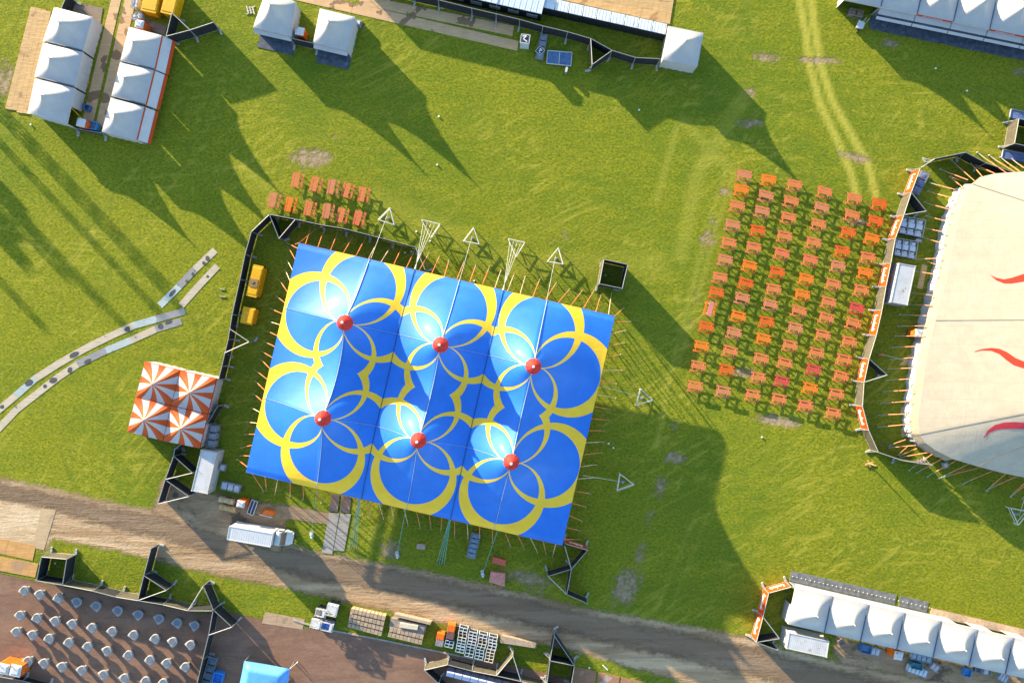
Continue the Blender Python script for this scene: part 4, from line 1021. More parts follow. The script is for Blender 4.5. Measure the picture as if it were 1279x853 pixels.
# truck
def truck():
    Wr = quad([(286,656.6),(340.3,666.2),(338,683.3),(283.4,674)], 3.3)
    c = qc(Wr); c.z = 0; u = (Wr[1]-Wr[0]); L = u.length; u.normalize(); a = math.atan2(u.y, u.x); Wd = (Wr[3]-Wr[0]).length
    r = thing('box_truck', 'white box truck parked on the dirt road', 'truck', c, a)
    tw = M('truck_white', (0.48,0.485,0.50), .4, .04, 2); 
    q = MB(); q.box((0,0,1.95), (L-.1, Wd-.1, 2.6), bevel=.05)
    for k in range(18):
        x = -L/2+.25+k*(L-.5)/17
        for s in (-1,1): q.box((x, s*(Wd/2-.04), 1.95), (.05,.03,2.5))
        q.box((x,0,3.258),(.045,Wd-.2,.016))
    q.build('cargo_box', tw, r, world=False)
    q = MB()
    for s in (-1,1):
        q.box((0, s*(Wd/2-.06), 3.24), (L,.12,.12)); q.box((0, s*(Wd/2-.06), .68), (L,.12,.14)); 
    for x in (-L/2+.03, L/2-.03): q.box((x,0,3.24),(.1,Wd-.26,.12))
    q.build('box_frame', white_paint, r, world=False)
    q = MB(); q.box((-.1,0,.55),(L+1.4,.9,.2)); q.build('chassis', dark_metal, r, world=False)
    x0 = L/2+.12
    q = MB(); q.sm = False
    # cab: side profile extruded in rounded sections
    prof = [(0,.55,.60),(0,2.28,1.98),(.35,2.36,2.04),(.75,2.28,2.02),(1.45,1.42,1.92),(1.95,1.28,1.78),(2.15,1.0,1.45),(2.18,.55,1.40)]
    vs = []; K = 9
    tops = [(0,2.25,.95),(.4,2.36,.97),(.8,2.26,.97),(1.35,1.50,.99),(1.9,1.33,.93),(2.12,1.1,.80),(2.2,.8,.66)]
    for (x, z, hw) in tops:
        for i in range(K):
            t = -1+2*i/(K-1); zz = z - .10*abs(t)**3.5; vs.append((x0+x-(0.06*t*t if x > 1.5 else 0), t*hw*1.0, zz))
    n = len(tops)
    q.sm = True
    q.add(vs, [[j*K+i, (j+1)*K+i, (j+1)*K+i+1, j*K+i+1] for j in range(n-1) for i in range(K-1)])
    q.sm = False
    for s in (0, K-1):
        top = [vs[j*K+s] for j in range(n)]; bot = [(p[0], p[1], .5) for p in top]; q.add(top+bot, [[j, j+1, n+j+1, n+j] for j in range(n-1)])
    fr = [vs[(n-1)*K+i] for i in range(K)]; q.add(fr+[(p[0],p[1],.5) for p in fr], [[i,i+1,K+i+1,K+i] for i in range(K-1)])
    cab = q.build('cab', tw, r, world=False)
    q = MB(); q.add([(x0+.80,-.88,2.27),(x0+.80,.88,2.27),(x0+1.36,.92,1.53),(x0+1.36,-.92,1.53)], [[0,3,2,1]]); q.build('windscreen', glass_dark, cab, world=False)
    for s in (-1,1):
        q = MB(); q.box((x0+.62, s*1.0, 1.75), (.75,.03,.55)); q.build('side_window', glass_dark, cab, world=False)
        q = MB(); q.box((x0+1.05, s*1.22, 1.65), (.14,.22,.35), bevel=.04); q.bar((x0+1.0,s*1.0,1.6),(x0+1.05,s*1.15,1.6),.03,5); q.build('mirror', dark_metal, cab, world=False)
        q = MB(); q.box((x0+2.1, s*.6, .95), (.16,.34,.22), rz=-s*.3); q.build('headlight', lettering_white, cab, world=False)
    q = MB(); q.box((x0+2.2,0,.5),(.2,1.7,.28),bevel=.06); q.build('bumper', dark_metal, cab, world=False)
    for x in (-L/2+1.3, x0+1.2):
        for s in (-1,1):
            q = MB()
            n = 18; 
            for i, (y0, y1, rr) in enumerate(((s*.72, s*.98, .40),)):
                ring = [(x+math.cos(2*PI*k/n)*rr, .42+math.sin(2*PI*k/n)*rr) for k in range(n)]
                q.add([(p[0],y0,p[1]) for p in ring]+[(p[0],y1,p[1]) for p in ring], [list(range(n)), list(range(n,2*n))[::-1]]+[[k,(k+1)%n,n+(k+1)%n,n+k] for k in range(n)])
            w = q.build('wheel', rubber, r, world=False)
            q = MB(); ring = [(x+math.cos(2*PI*k/n)*.22, .42+math.sin(2*PI*k/n)*.22) for k in range(n)]
            q.add([(p[0],s*.985,p[1]) for p in ring]+[(p[0],s*1.0,p[1]) for p in ring], [list(range(n)), list(range(n,2*n))[::-1]]+[[k,(k+1)%n,n+(k+1)%n,n+k] for k in range(n)]); q.build('rim', galv, w, world=False)
truck()

# ------------------------------------------------------------------ boards, mats and decks
def board_mat(name, col, stain, sc=0.5, lo=.6, hi=.64, var=.18):
    m, nt, b, out = _nodes(name)
    p = pos_(nt)
    n = noise_(nt, mapping_(nt, p, (0,0,ANG), (.3,2.5,1)), 2.0, 6, .7); n2 = noise_(nt, p, .8, 5, .6)
    c = mixc(nt, ramp_(nt, n, .3, .7), [x*(1-var) for x in col], [min(1,x*(1+var)) for x in col])
    c = mixc(nt, math_(nt,'MULTIPLY',ramp_(nt, n2, .35, .7), .35), c, [x*.8 for x in col])
    s = ramp_(nt, noise_(nt, p, sc, 3, .5, .3), lo, hi); c = mixc(nt, math_(nt,'MULTIPLY',s,.8), c, stain)
    nt.links.new(c, b.inputs['Base Color']); b.inputs['Roughness'].default_value = .75; b.inputs['Specular IOR Level'].default_value = .2
    return m
mat_beige = board_mat('mat_beige', (0.43,0.36,0.27), (0.10,0.10,0.11), .9, .66, .69)
mat_grey = board_mat('mat_grey', (0.23,0.225,0.23), (0.07,0.075,0.09), .9, .64, .67)
mat_blue = board_mat('mat_blue', (0.33,0.38,0.38), (0.10,0.22,0.26), .9, .60, .64)
zz = lambda pts: [(x/3.553, 300+y/3.553) for x, y in pts]
def mat_strip(name, pts, kinds, where, width=1.0):
    pts = [P(*p) for p in zz(pts)]; n = 0
    segs = []
    for (a, b), k in zip(zip(pts, pts[1:]), kinds): segs.append((a, b, k))
    for i, (a, b, k) in enumerate(segs):
        d = (b-a); L = d.length; e = d.normalized(); nr = Vector((-e.y, e.x, 0)); mid = (a+b)/2
        q = MB(); a0 = math.atan2(e.y, e.x)
        q.box((mid.x, mid.y, .018+.004*(i % 2)), (L*1.01, width, .024), a0, bevel=.02)
        nr_ = int(L/.25)
        o = q.build('ground_mat', {'b': mat_beige, 'g': mat_grey, 'u': mat_blue}[k]); 
        cnm = {'b': 'beige', 'g': 'grey', 'u': 'bluish'}[k]
        tag(o, f'{cnm} track mat, {ORD[i+1]} from the left in the {where}', 'mat', 'ground mats laid over the grass')
        # puddles of mud, flat on the mat
    return segs
S1 = mat_strip('a', [(-60,800),(0,748),(70,690),(155,615),(265,545),(370,485),(480,430),(590,380),(695,350),(820,315)], 'bbubbbbug', 'long upper mat track')
S2 = mat_strip('b', [(-60,890),(-10,840),(75,750),(165,680),(255,610),(345,550),(470,490),(580,445),(690,395),(805,360)], 'bbbbbgubg', 'long lower mat track')
S3 = mat_strip('c', [(710,290),(795,205),(865,130),(955,45)], 'ugb', 'short upper mat track')
S4 = mat_strip('d', [(805,290),(885,200),(965,115)], 'bb', 'short lower mat track')
mud = M('mud_puddle', (0.065,0.06,0.062), .45, .2, 3, spec=.4)
for i, (x, y, a, b, t, w) in enumerate([(330,508,24,13,25,'large'),(130,632,20,14,30,'x'),(10,740,10,9,30,'x'),(565,395,14,11,20,'x'),(390,538,18,11,25,'x'),(312,577,11,14,-20,'x'),(237,622,18,12,25,'x'),(200,648,9,9,0,'x'),(713,383,13,13,0,'x'),(750,365,16,8,25,'x'),(922,82,10,12,0,'x'),(905,102,8,8,0,'x'),(857,152,7,9,0,'x'),(830,182,7,6,0,'x'),(765,235,20,9,45,'x'),(922,162,6,6,0,'x')]):
    c = P(x/3.553, 300+y/3.553); q = MB(); n = 14; vs = []
    for k in range(n):
        th = 2*PI*k/n; rr = 1+random.uniform(-.15,.15); X = math.cos(th)*a/3.553/8.6*rr; Y = math.sin(th)*b/3.553/8.6*rr; tt = math.radians(t)
        vs.append((X*math.cos(tt)-Y*math.sin(tt)+c.x, X*math.sin(tt)+Y*math.cos(tt)+c.y))
    q.prism(vs, .0345+.0002*i, .040+.0002*i); o = q.build('mud_puddle', mud); tag(o, kind='structure')

def plank_field(name, px, rows, cols, mat, z=.03, gap=.015, jitter=.0):
    W = quad(px, 0); q = MB()
    for j in range(rows):
        n = cols
        off = random.uniform(-.5,.5)/n
        for i in range(n):
            pass
            a0, a1 = i/n, (i+1)/n; b0, b1 = j/rows, (j+1)/rows
            e0 = random.uniform(-jitter, jitter) if j in (0, rows-1) else 0
            pts = [bil(W,a0,b0+ (e0 if j==0 else 0)), bil(W,a1,b0+(e0 if j==0 else 0)), bil(W,a1,b1+(e0 if j==rows-1 else 0)), bil(W,a0,b1+(e0 if j==rows-1 else 0))]
            c = qc(pts); pts = [p+(c-p).normalized()*gap for p in pts]
            q.prism([(p.x,p.y) for p in pts], 0.005, z+random.uniform(-.006,.006))
    return q.build(name, mat)
wood_deck = board_mat('deck_planks', (0.47,0.30,0.135), (0.24,0.13,0.06), .35, .60, .70, .22)
wood_lane = board_mat('lane_plywood', (0.50,0.32,0.17), (0.15,0.085,0.05), .33, .585, .60, .15)
o = plank_field('wooden_deck', z1([(165,45),(275,62),(155,607),(28,585)]), 28, 4, wood_deck, .10, .012, .01); tag(o, 'pale plank deck along the outer side of the left marquee column', 'deck')
o = plank_field('wooden_deck', [(690,-26),(843,-10),(836.5,31),(677,-5)], 3, 26, wood_deck, .10, .012); tag(o, 'pale plank deck above the white box units, cut off by the top edge', 'deck')
for nm, px, r_, c_ in (('path', [(140,-5),(152,-3),(117,152),(103,150)], 14, 1), ('path', [(156,-3),(174,0),(160,34),(150,80),(128,164),(118.5,160)][:0] or [(156.5,-3),(170,0),(134,160),(119.5,157)], 14, 1),
     ('path', [(374,-1.5),(374.5,-15),(642,46.5),(640,58.5)][:0] or [(372,-12),(648,52),(646,64),(370,1)], 1, 12), ('path', [(450,-6),(642,33),(640,45.5),(448,6)], 1, 8)):
    o = plank_field(nm, px, r_, c_, wood_lane, .035, .01); tag(o, kind='structure')
o = plank_field('loading_mat', z1([(380,10),(550,45),(535,135),(365,60)]), 1, 2, board_mat('dull_board', (0.20,.15,.11), (.10,.08,.07)), .06); tag(o, 'dull brown board floor behind the uppermost plank deck marquee', 'floor')
o = plank_field('loading_mat', [(180,24),(209,33),(206,44),(178,36)], 1, 2, MATS.get('dull_board') or bpy.data.materials['dull_board'], .06); tag(o, 'dull brown board floor beside the toilet near the yellow skips', 'floor')
orange_ply = board_mat('orange_plywood', (0.46,.25,.09), (.3,.19,.11), .3, .55, .7, .2)
for i, px in enumerate([[(0,672),(45,681),(41,700),(-6,690)]]):
    o = plank_field('loading_mat', px, 1, 4, orange_ply, .04); tag(o, 'orange plywood sheets at the left end of the road, upper row', 'floor')
o = plank_field('loading_mat', [(-14,692),(48,704),(44,721),(-18,709)], 1, 7, orange_ply, .05); tag(o, 'orange plywood sheets bordering the paved yard, lower row', 'floor')
o = plank_field('loading_mat', [(52,635),(70,637),(55,687),(40,683)], 3, 1, board_mat('sandy_ply', (.42,.30,.18), (.3,.21,.13)), .03); tag(o, 'sandy plywood strip lying across the road at the left', 'floor')
o = plank_field('loading_mat', z4 if False else [(331,764),(381,773),(378,786),(327,778)], 1, 3, board_mat('grey_ply', (.36,.25,.16), (.24,.17,.12)), .04); tag(o, 'weathered plywood sheets at the grass edge above the blue tarpaulin', 'floor')
for i, px in enumerate([[(361,632),(411,641),(409,655),(358,647)]]):
    o = plank_field('loading_mat', px, 1, 2, board_mat('brown_ply', (.27,.18,.11), (.17,.11,.08)), .03); tag(o, 'brown plywood strip between the dirt yard and the concrete ramp', 'floor')
conc = board_mat('concrete_plate', (.30,.265,.235), (.20,.175,.16), .6, .55, .66, .15)
darkpl = board_mat('dark_plate', (.10,.085,.085), (.06,.05,.05), .6, .55, .66, .15)
for i, (px, w) in enumerate([([(411,640),(424,641),(415,692),(402,690)],'left'),([(425,641),(438.5,642),(430,688),(416.5,687)],'right')]):
    o = plank_field('ramp_plate', px, 2, 1, conc, .07); tag(o, f'pale concrete ramp plate from tent to road, {w} of the pair', 'plate', 'concrete ramp plates')
for i, (px, w) in enumerate([([(414,617),(424.5,618),(422,639),(411,638)],'left'),([(427,618),(439,621),(437,641),(425,639)],'right')]):
    o = plank_field('ramp_plate', px, 2, 1, darkpl, .06); tag(o, f'dark plate at the tent edge above the concrete ramp, {w} of the pair', 'plate', 'dark ramp plates')
for i in range(3):
    o = plank_field('loading_mat', [(718+29*i,832+6.5*i),(745+29*i,838+6.5*i),(741+29*i,868+6.5*i),(714+29*i,862+6.5*i)], 2, 2, board_mat('rust_ply%d' % i, (.30,.15,.085), (.36,.29,.26), .5, .56, .64), .05); tag(o, f'rust brown sheet with pale straps right of the pointed fence bay, {ORD[i+1]} from the left', 'floor', 'rust brown sheets at the bottom edge')
for px, lab in (([(1263,136.5),(1300,144),(1298,154),(1261,147)], 'blue board lying above the square bay at the right edge'), ([(1253,187),(1300,196),(1298,206),(1251,197.5)], 'blue board lying below the square bay at the right edge')):
    W = quad(px, .25); c = qc(W); r = thing('floor_board', lab, 'board', (c.x,c.y,0), ANG)
    q = MB(); body(q, W, .05, .22); q.build('board', M('blue_board',(0.10,.14,.28),.7,.3,1.4), r)
    q = MB(); q.bar(W[0], W[3], .07, 5); q.bar(W[0], W[1], .06, 5); q.build('edge_rail', pale_frame, r)
o = plank_field('loading_mat', [(1151.5,330),(1158.5,331.5),(1152,361.5),(1145,360)], 3, 1, board_mat('tan_ply',(.40,.28,.14),(.3,.2,.1)), .04); tag(o, 'tan board strip lying between the container and the sand big top', 'floor')
for i, px in enumerate([[(1190,288),(1196,289),(1193,301),(1186,299)],[(1174,281),(1179,282),(1176,296),(1171,295)],[(1136,442),(1147,440),(1150,455),(1123,456)],[(1133,468),(1140,467),(1136,478),(1130,478)],[(1126,508),(1131,508),(1129,519),(1124,518)],[(1125,535),(1132,534),(1134,545),(1126,546)]]):
    o = plank_field('loading_mat', px, 1, 1, bpy.data.materials['tan_ply'], .04); tag(o, f'small tan board at the foot of the sand big top wall, {ORD[i+1]} from the top', 'floor', 'tan boards along the sand big top')
# ------------------------------------------------------------------ cocktail tables in the yard
cover = M('table_cover', (0.22,0.225,0.235), .65, .1, 4)
cover_top = M('table_disc_shaded', (0.12,0.135,0.16), .5, .15, 4)  # disc coloured darker than the cover, standing in for the rim's shade
def cocktail():
    t = thing('standing_table', 'x', 'standing table', (0,0,0), 0, 'covered standing tables in the paved yard')
    q = MB(); q.sm = True
    st = lambda i, r, z: 1.0 + (.42 if i in (0, 4) else .12 if i in (15, 1, 3, 5) else -.02)*(1 if .75 < z < 1.0 else .2 if z < .6 else 0)
    q.lathe((0,0,0), [(.34,0.0),(.26,.30),(.36,.70),(.68,.84),(.66,.98),(.58,1.06),(.48,1.02)], 16, 0, st); q.sm = False
    q.build('cover', cover, t, world=False)
    q = MB(); q.lathe((.06,.06,0), [(.44,1.0),(.44,1.045)], 16); q.build('tabletop', cover_top, t, world=False)
    return t
zr = [[(105,462),(170,478),(248,493),(326,509),(407,525),(498,545),(584,562),(672,579),(748,596),(822,608)],[(87,566),(158,577),(235,590),(307,602),(390,618),(475,633),(565,648),(655,664),(730,677),(805,690)],
      [(72,635),(140,648),(209,663),(292,680),(372,697),(454,715),(543,733),(634,753),(705,767),(783,783)],[(120,758),(188,767),(264,782),(347,797),(439,815),(527,830),(616,842),(690,850)]]
cp = None
for j, row in enumerate(zr):
    for i, (x, y) in enumerate(row):
        if cp is None: cp = cocktail(); o = cp
        else: o = copy_tree(cp)
        p = P(x/3.37, 600+y/3.37, .9); o.location = (p.x, p.y, 0); o.rotation_euler = (0,0,math.radians(random.uniform(165,195)))
        o['label'] = f'grey covered standing table, {ORD[i+1]} from the left in the {["top","second","third","bottom"][j]} row of the paved yard'

# ------------------------------------------------------------------ site clutter
def crate_unit(label, px, h, kind, group, name='stillage'):
    W = quad(px, h); c = qc(W); c.z = 0
    r = thing(name, label, 'crate', c, ANG, group)
    return r, W, c
# blue-white steel stillages
st_cols = [M('stillage_white',(.46,.48,.50),.5,.15,4), M('stillage_blue',(.27,.37,.43),.5,.15,4), M('stillage_cream',(.50,.46,.38),.5,.15,4)]
def stillage(label, x, y, mi, h=1.2):
    c = P(x, y, h); c.z = 0
    r = thing('stillage', label, 'crate', c, ANG, 'steel stillages beside the grass bank')
    w, d = 1.18, .92; m = st_cols[mi]
    q = MB()
    for sx in (-.5,.5):
        for sy in (-.5,.5): q.box((sx*w, sy*d, h/2), (.09,.09,h))
    for z in (.15, h-.04):
        for sy in (-.5,0,.5): q.box((0, sy*d, z-.002*abs(sy)), (w,.09,.07))
        for sx in (-.5,0,.5): q.box((sx*w, 0, z+.003), (.09,d,.07))
    q.build('frame', m, r, world=False)
    q = MB(); q.box((0,0,.2),(w-.1,d-.1,.06)); q.build('floor', dark_metal, r, world=False)
    for sx in (-.27,.27):
        for sy in (-.22,.22): q = MB(); q.box((sx,sy,.52),(.36,.28,.55),bevel=.05); q.build('keg', M('keg_dark',(.05,.06,.075),.4,.3,5,.3), r, world=False)
zs = lambda p: (530+p[0]/8.53, 760+p[1]/8.53)
SC = [[(412,240),(403,308),(393,372),(382,432)],[(515,285),(508,350),(492,412),(478,478)],[(622,310),(614,378),(592,440),(584,505)],[(728,335),(722,400),(702,470),(690,535)]]
for i, col in enumerate(SC):
    for j, p in enumerate(col):
        x, y = zs(p); stillage(f'steel stillage with dark kegs, {["top","second","third","lowest"][j]} in the {["first","second","third","last"][i]} column from the orange stacks', x, y, [[0,2,1,1],[0,0,1,1],[0,2,1,1],[0,0,2,2]][i][j])
def tarp_stack(label, p, col, h=1.3):
    x, y = zs(p); c = P(x, y, h); c.z = 0
    r = thing('covered_stack', label, 'stack', c, ANG, 'covered stacks beside the stillages')
    q = MB(); q.box((0,0,h/2+.08),(1.12,.95,h-.16),bevel=.06); 
    for k in range(4): q.box((-.42+.28*k,0,h-.0),(.06,.9,.03))
    q.build('load', col, r, world=False)
    q = MB(); 
    for k in (-.4,0,.4): q.box((0,k,.05),(1.1,.12,.1))
    q.build('pallet', wood_ply, r, world=False)
mar = M('maroon_load',(.14,.07,.07),.7,.25,4); gry = M('grey_load',(.24,.21,.22),.7,.2,4)
tarp_stack('bright orange covered stack, upper one next to the stillages', (285,212), orange_paint)
tarp_stack('maroon covered stack below the upper orange one', (276,290), mar)
tarp_stack('bright orange covered stack at the left end of the stillages', (170,300), orange_paint, 1.2)
tarp_stack('grey covered stack at the left end of the stillages', (162,365), gry, 1.2)
x, y = zs((265,378)); stillage('bluish steel stillage below the maroon covered stack', x, y, 1)
# timber crates in rows on the bank
cr = [M('timber_crate_a',(.40,.29,.19),.8,.18,3), M('timber_crate_b',(.34,.25,.18),.8,.18,3)]
def crate(label, W, h0, h, group, m):
    c = qc(W); r = thing('timber_crate', label, 'crate', (c.x,c.y,h0), ANG, group)
    Wi = inset(W, .06)
    q = MB(); body(q, [Vector((w.x,w.y,0)) for w in inset(W,.10)], h0+.08, h-.04); q.build('box', m, r)
    q = MB()
    for k in range(4):
        t0, t1 = k/4+.02, (k+1)/4-.02; pts = [bil(Wi,t0,0), bil(Wi,t1,0), bil(Wi,t1,1), bil(Wi,t0,1)]; q.prism([(p.x,p.y) for p in pts], h-.05, h)
    q.build('lid', m, r)
def crate_block(px, rows, cols, h, where, skiprows=()):
    W = quad(px, h)
    for j in range(rows):
        if j in skiprows: continue
        for i in range(cols):
            g = .10 if j else .02
            a0, a1 = i/cols, (i+.96)/cols; b0, b1 = (j+.10)/rows, (j+.97)/rows
            crate(f'timber crate, {ORD[i+1]} from the left in row {["one","two","three","four"][j]} of the {where} crate block', [bil(W,a0,b0),bil(W,a1,b0),bil(W,a1,b1),bil(W,a0,b1)], 0, h*(1-.06*j), 'timber crates on the grass bank', cr[(i*7+j*3) % 2])
zp = lambda pts: [(380+x/7.523, 740+y/7.523) for x, y in pts]
crate_block(zp([(440,142),(768,215),(722,415),(400,330)]), 4, 9, 1.1, 'left')
crate_block(zp([(836,215),(1150,290),(1102,497),(778,418)]), 4, 9, 1.0, 'right', (0,1))
def plank_stack(label, px, h, n=6, layers=4, m=None):
    W = quad(px, h); c = qc(W); r = thing('plank_stack', label, 'planks', (c.x,c.y,0), ANG)
    for l in range(layers):
        q = MB(); z0 = .08+(h-.08)*l/layers; z1_ = z0+(h-.08)/layers-.015; sh = random.uniform(-.04,.04)
        for k in range(n):
            b0, b1 = k/n, (k+.93)/n; pts = [bil(W,sh,b0),bil(W,1+sh,b0),bil(W,1+sh,b1),bil(W,sh,b1)]; q.prism([(p.x,p.y) for p in pts], z0, z1_)
        q.build('plank_layer', m or M('grey_plank',(.33,.25,.18),.8,.2,3), r)
    q = MB()
    for t in (.15,.5,.85): a, b = bil(W,t,0), bil(W,t,1); q.bar((a.x,a.y,.04),(b.x,b.y,.04),.05,4)
    q.build('bearer', wood_ply, r)
plank_stack('long plank stack lying across the top of the right crate block', zp([(850,198),(1190,278),(1180,302),(842,222)]), 1.0, 3, 4)
plank_stack('broad grey plank stack within the right crate block', zp([(820,238),(1145,312),(1122,405),(800,330)]), .8, 6, 4, M('dull_plank',(.24,.19,.155),.85,.2,3))
plank_stack('short stack of pale boards on the grey plank stack of the right crate block', zp([(892,280),(1062,310),(1056,350),(886,325)]), 1.05, 5, 2, M('pale_plank',(.50,.43,.32),.8,.15,3))
plank_stack('long grey plank stack on the grass right of the stillages', [(627.3,793.6),(670.2,803.6),(669,809.4),(626,802.8)], .7, 5, 4)
redb = M('red_board',(.50,.10,.065),.65,.2,4); redb2 = M('pale_red_board',(.50,.20,.16),.65,.2,4)
plank_stack('red benches stacked beside the winch anchor, upper smaller stack', [(615,695.5),(631.5,700),(630.5,707),(614.5,702.5)], .6, 3, 3, redb)
plank_stack('faded red table tops stacked near the road, lower larger stack', [(613,714),(631,716.5),(630,732.5),(611,727)], .7, 6, 4, redb2)
plank_stack('small stack of brown boards on the grass below the blue big top', [(520.5,679),(531,680),(530.5,686.5),(520,685.5)], .4, 4, 2)
# white steel work: scissor lifts parked on the bank
def scissor_lift(label, x, y, rz, mdeck, h=1.9, L=2.3, Wd=1.15):
    c = P(x, y, h*.7); c.z = 0
    r = thing('scissor_lift', label, 'lift', c, rz, 'scissor lifts parked on the bank')
    q = MB(); q.box((0,0,.42),(L,Wd*.95,.35),bevel=.06); q.build('base', dark_metal, r, world=False)
    q = MB()
    for s in (-1,1):
        for k in range(3): z = .6+.2*k; q.bar((-L/2+.2,s*.35,z),(L/2-.2,s*.35,z+.2),.04,4); q.bar((L/2-.2,s*.35,z),(-L/2+.2,s*.35,z+.2),.04,4)
    q.build('scissor_arms', galv, r, world=False)
    q = MB(); q.box((0,0,1.27),(L,Wd,.1)); q.build('deck', mdeck, r, world=False)
    q = MB()
    for z in (1.65, h):
        q.box((0,Wd/2,z),(L,.06,.06)); q.box((0,-Wd/2,z),(L,.06,.06)); q.box((L/2,0,z-.002),(.06,Wd,.06)); q.box((-L/2,0,z-.002),(.06,Wd,.06))
    for sx in (-1,-.3,.3,1):
        for sy in (-1,1): q.box((sx*L/2,sy*Wd/2,1.6),(.06,.06,.6))
    q.build('guard_rail', white_paint, r, world=False)
    q = MB(); q.box((L/2-.3,0,1.72),(.35,Wd-.3,.5),bevel=.05); q.build('control_box', white_paint, r, world=False)
    for sx in (-1,1):
        for sy in (-1,1): q = MB(); q.lathe((0,0,0),[(.01,0),(.01,0)],3); q = MB(); q.box((sx*(L/2-.35),sy*Wd/2*.9,.2),(.4,.16,.4),bevel=.12); q.build('wheel', rubber, r, world=False)
scissor_lift('white scissor lift with blue deck, lower right of the four on the bank', 409.5,781,ANG,M('lift_blue',(.035,.10,.36),.5,.15,3),1.9,1.7,1.1)
scissor_lift('white scissor lift with grey deck, lower left of the four on the bank', 396,777.5,ANG,white_paint,1.7,1.5,1.2)
scissor_lift('white scissor lift with a red box, upper right of the four on the bank', 415.5,760.5,ANG,M('pale_deck',(.42,.46,.5),.5,.1,3),2.0,1.5,1.5)
scissor_lift('grey scissor lift, upper left of the four on the bank', 402,763.5,ANG,grey_board,1.5,1.5,1.0)
# things in the dirt yard
def rolls(label, x, y, L, col):
    c = P(x, y, .4); c.z = 0; r = thing('timber_roll', label, 'roll', c, ANG, 'timber rolls beside the toilet')
    q = MB(); n = 12
    for k in range(3):
        x0 = -L/2+L*k/3; vs = []
        for xx in (x0, x0+L/3-.03):
            for i in range(n): t = 2*PI*i/n; vs.append((xx, math.cos(t)*(.42-.03*(k%2)), .43+math.sin(t)*.42))
        q.add(vs, [list(range(n)), list(range(n,2*n))[::-1]]+[[i,(i+1)%n,n+(i+1)%n,n+i] for i in range(n)])
    q.build('roll', M(col[0], col[1], .7, .2, 3), r, world=False)
    q = MB()
    for xx in (-L*.25, L*.25): q.bar((xx,-.5,.86),(xx,.5,.86),.03,4); q.box((xx,0,.03),(.15,1.1,.06))
    q.build('cradle', wood_ply, r, world=False)
rolls('pale timber roll left of the toilet in the dirt yard, upper one', 283.5,625,2.2,('roll_pale',(.46,.36,.20)))
rolls('golden timber roll left of the toilet in the dirt yard, lower one', 285,634.5,2.4,('roll_gold',(.44,.30,.13)))
def framed_panel(label, px, h, mglass, name='framed_panel', cat='panel', tilt=.5):
    W = quad(px, h); c = qc(W); r = thing(name, label, cat, (c.x,c.y,0), ANG)
    q = MB(); body(q, inset(W,.05), h-.08, h-.03); q.build('pane', mglass, r)
    q = MB()
    for a, b in zip(W, W[1:]+W[:1]): q.bar(a, b, .07, 4)
    q.bar((W[0]+W[1])/2, (W[2]+W[3])/2, .07, 4); q.build('frame', white_paint, r)
    q = MB()
    for a in W: q.bar((a.x,a.y,0), a, .05, 4)
    q.build('leg', galv, r)
    return r
framed_panel('white framed panel with two dark panes beside the orange boat shaped cover', [(314.4,624),(322,626.5),(316,643.5),(308.5,640.5)], .8, M('dark_pane',(.03,.04,.09),.3,.2,3,spec=.5))
framed_panel('low blue panelled pallet lying on the grass below the small benches at the top', [(684,63.5),(714.5,66),(713,82.7),(682.8,79.5)], .3, M('blue_panel',(.07,.13,.24),.6,.25,2))
q = MB(); c = P(334,640,.5); c.z = 0; r = thing('covered_skiff', 'bright orange cover with white rim lying in the dirt yard', 'cover', c, ANG)
pts = [(-1.1,-.5),(.7,-.5),(1.15,.1),(1.0,.45),(-.6,.45)]
q.prism(pts, .12, .55, .72); q.build('cover', orange_paint, r, world=False)
q = MB(); q.box((-.2,-.62,.2),(1.9,.18,.12)); q.box((-.2,-.62,.08),(.2,.12,.16)); q.build('rim', white_paint, r, world=False)
def rack(label, x, y, rz, L, Wd, h, n, m, group=None, name='equipment_rack'):
    c = P(x, y, h); c.z = 0; r = thing(name, label, 'rack', c, rz, group)
    q = MB()
    for sx in (-1,1):
        for sy in (-1,1): q.bar((sx*L/2,sy*Wd/2,0),(sx*L/2,sy*Wd/2,h),.05,4)
    for z in (.2,h-.04):
        for sy in (-1,1): q.bar((-L/2,sy*Wd/2,z),(L/2,sy*Wd/2,z),.05,4)
        for sx in (-1,1): q.bar((sx*L/2,-Wd/2,z+.01),(sx*L/2,Wd/2,z+.01),.05,4)
    q.build('frame', galv, r, world=False)
    for k in range(n):
        q = MB(); w = L/n; q.box((-L/2+w*(k+.5),0,h*.5+.05),(w*.82,Wd*.84,h*.75),bevel=.06); q.box((-L/2+w*(k+.5),Wd*.1,h*.88+.06),(w*.5,Wd*.4,.08)); q.build('unit', m, r, world=False)
    return r
pg = M('pale_grey_unit',(.40,.43,.47),.5,.15,4)
rack('grey steel trough rack on wheels just above the dirt yard', 287.5,608.5,ANG,2.7,1.1,.9,3,pg)
rack('small white machine beside the stained container', 277.5,584,ANG,.75,.9,.8,1,white_paint)
rack('grey rack leaning out behind the striped pagodas', 264.5,545,ANG+PI/2+.1,3.2,1.2,1.4,3,M('dull_grey_unit',(.22,.25,.28),.6,.2,3))
rack('blue grey steel stretcher rack lying below the blue big top', 591.3,681.5,ANG+PI/2,3.6,1.3,.7,5,M('blue_grey_unit',(.15,.21,.28),.6,.25,4))
rack('grey blue bench with a tilted sign board below the fence at the top', 676.5,58.5,ANG+PI/2+.02,3.6,1.05,.5,4,M('bench_grey',(.20,.22,.26),.6,.25,4))
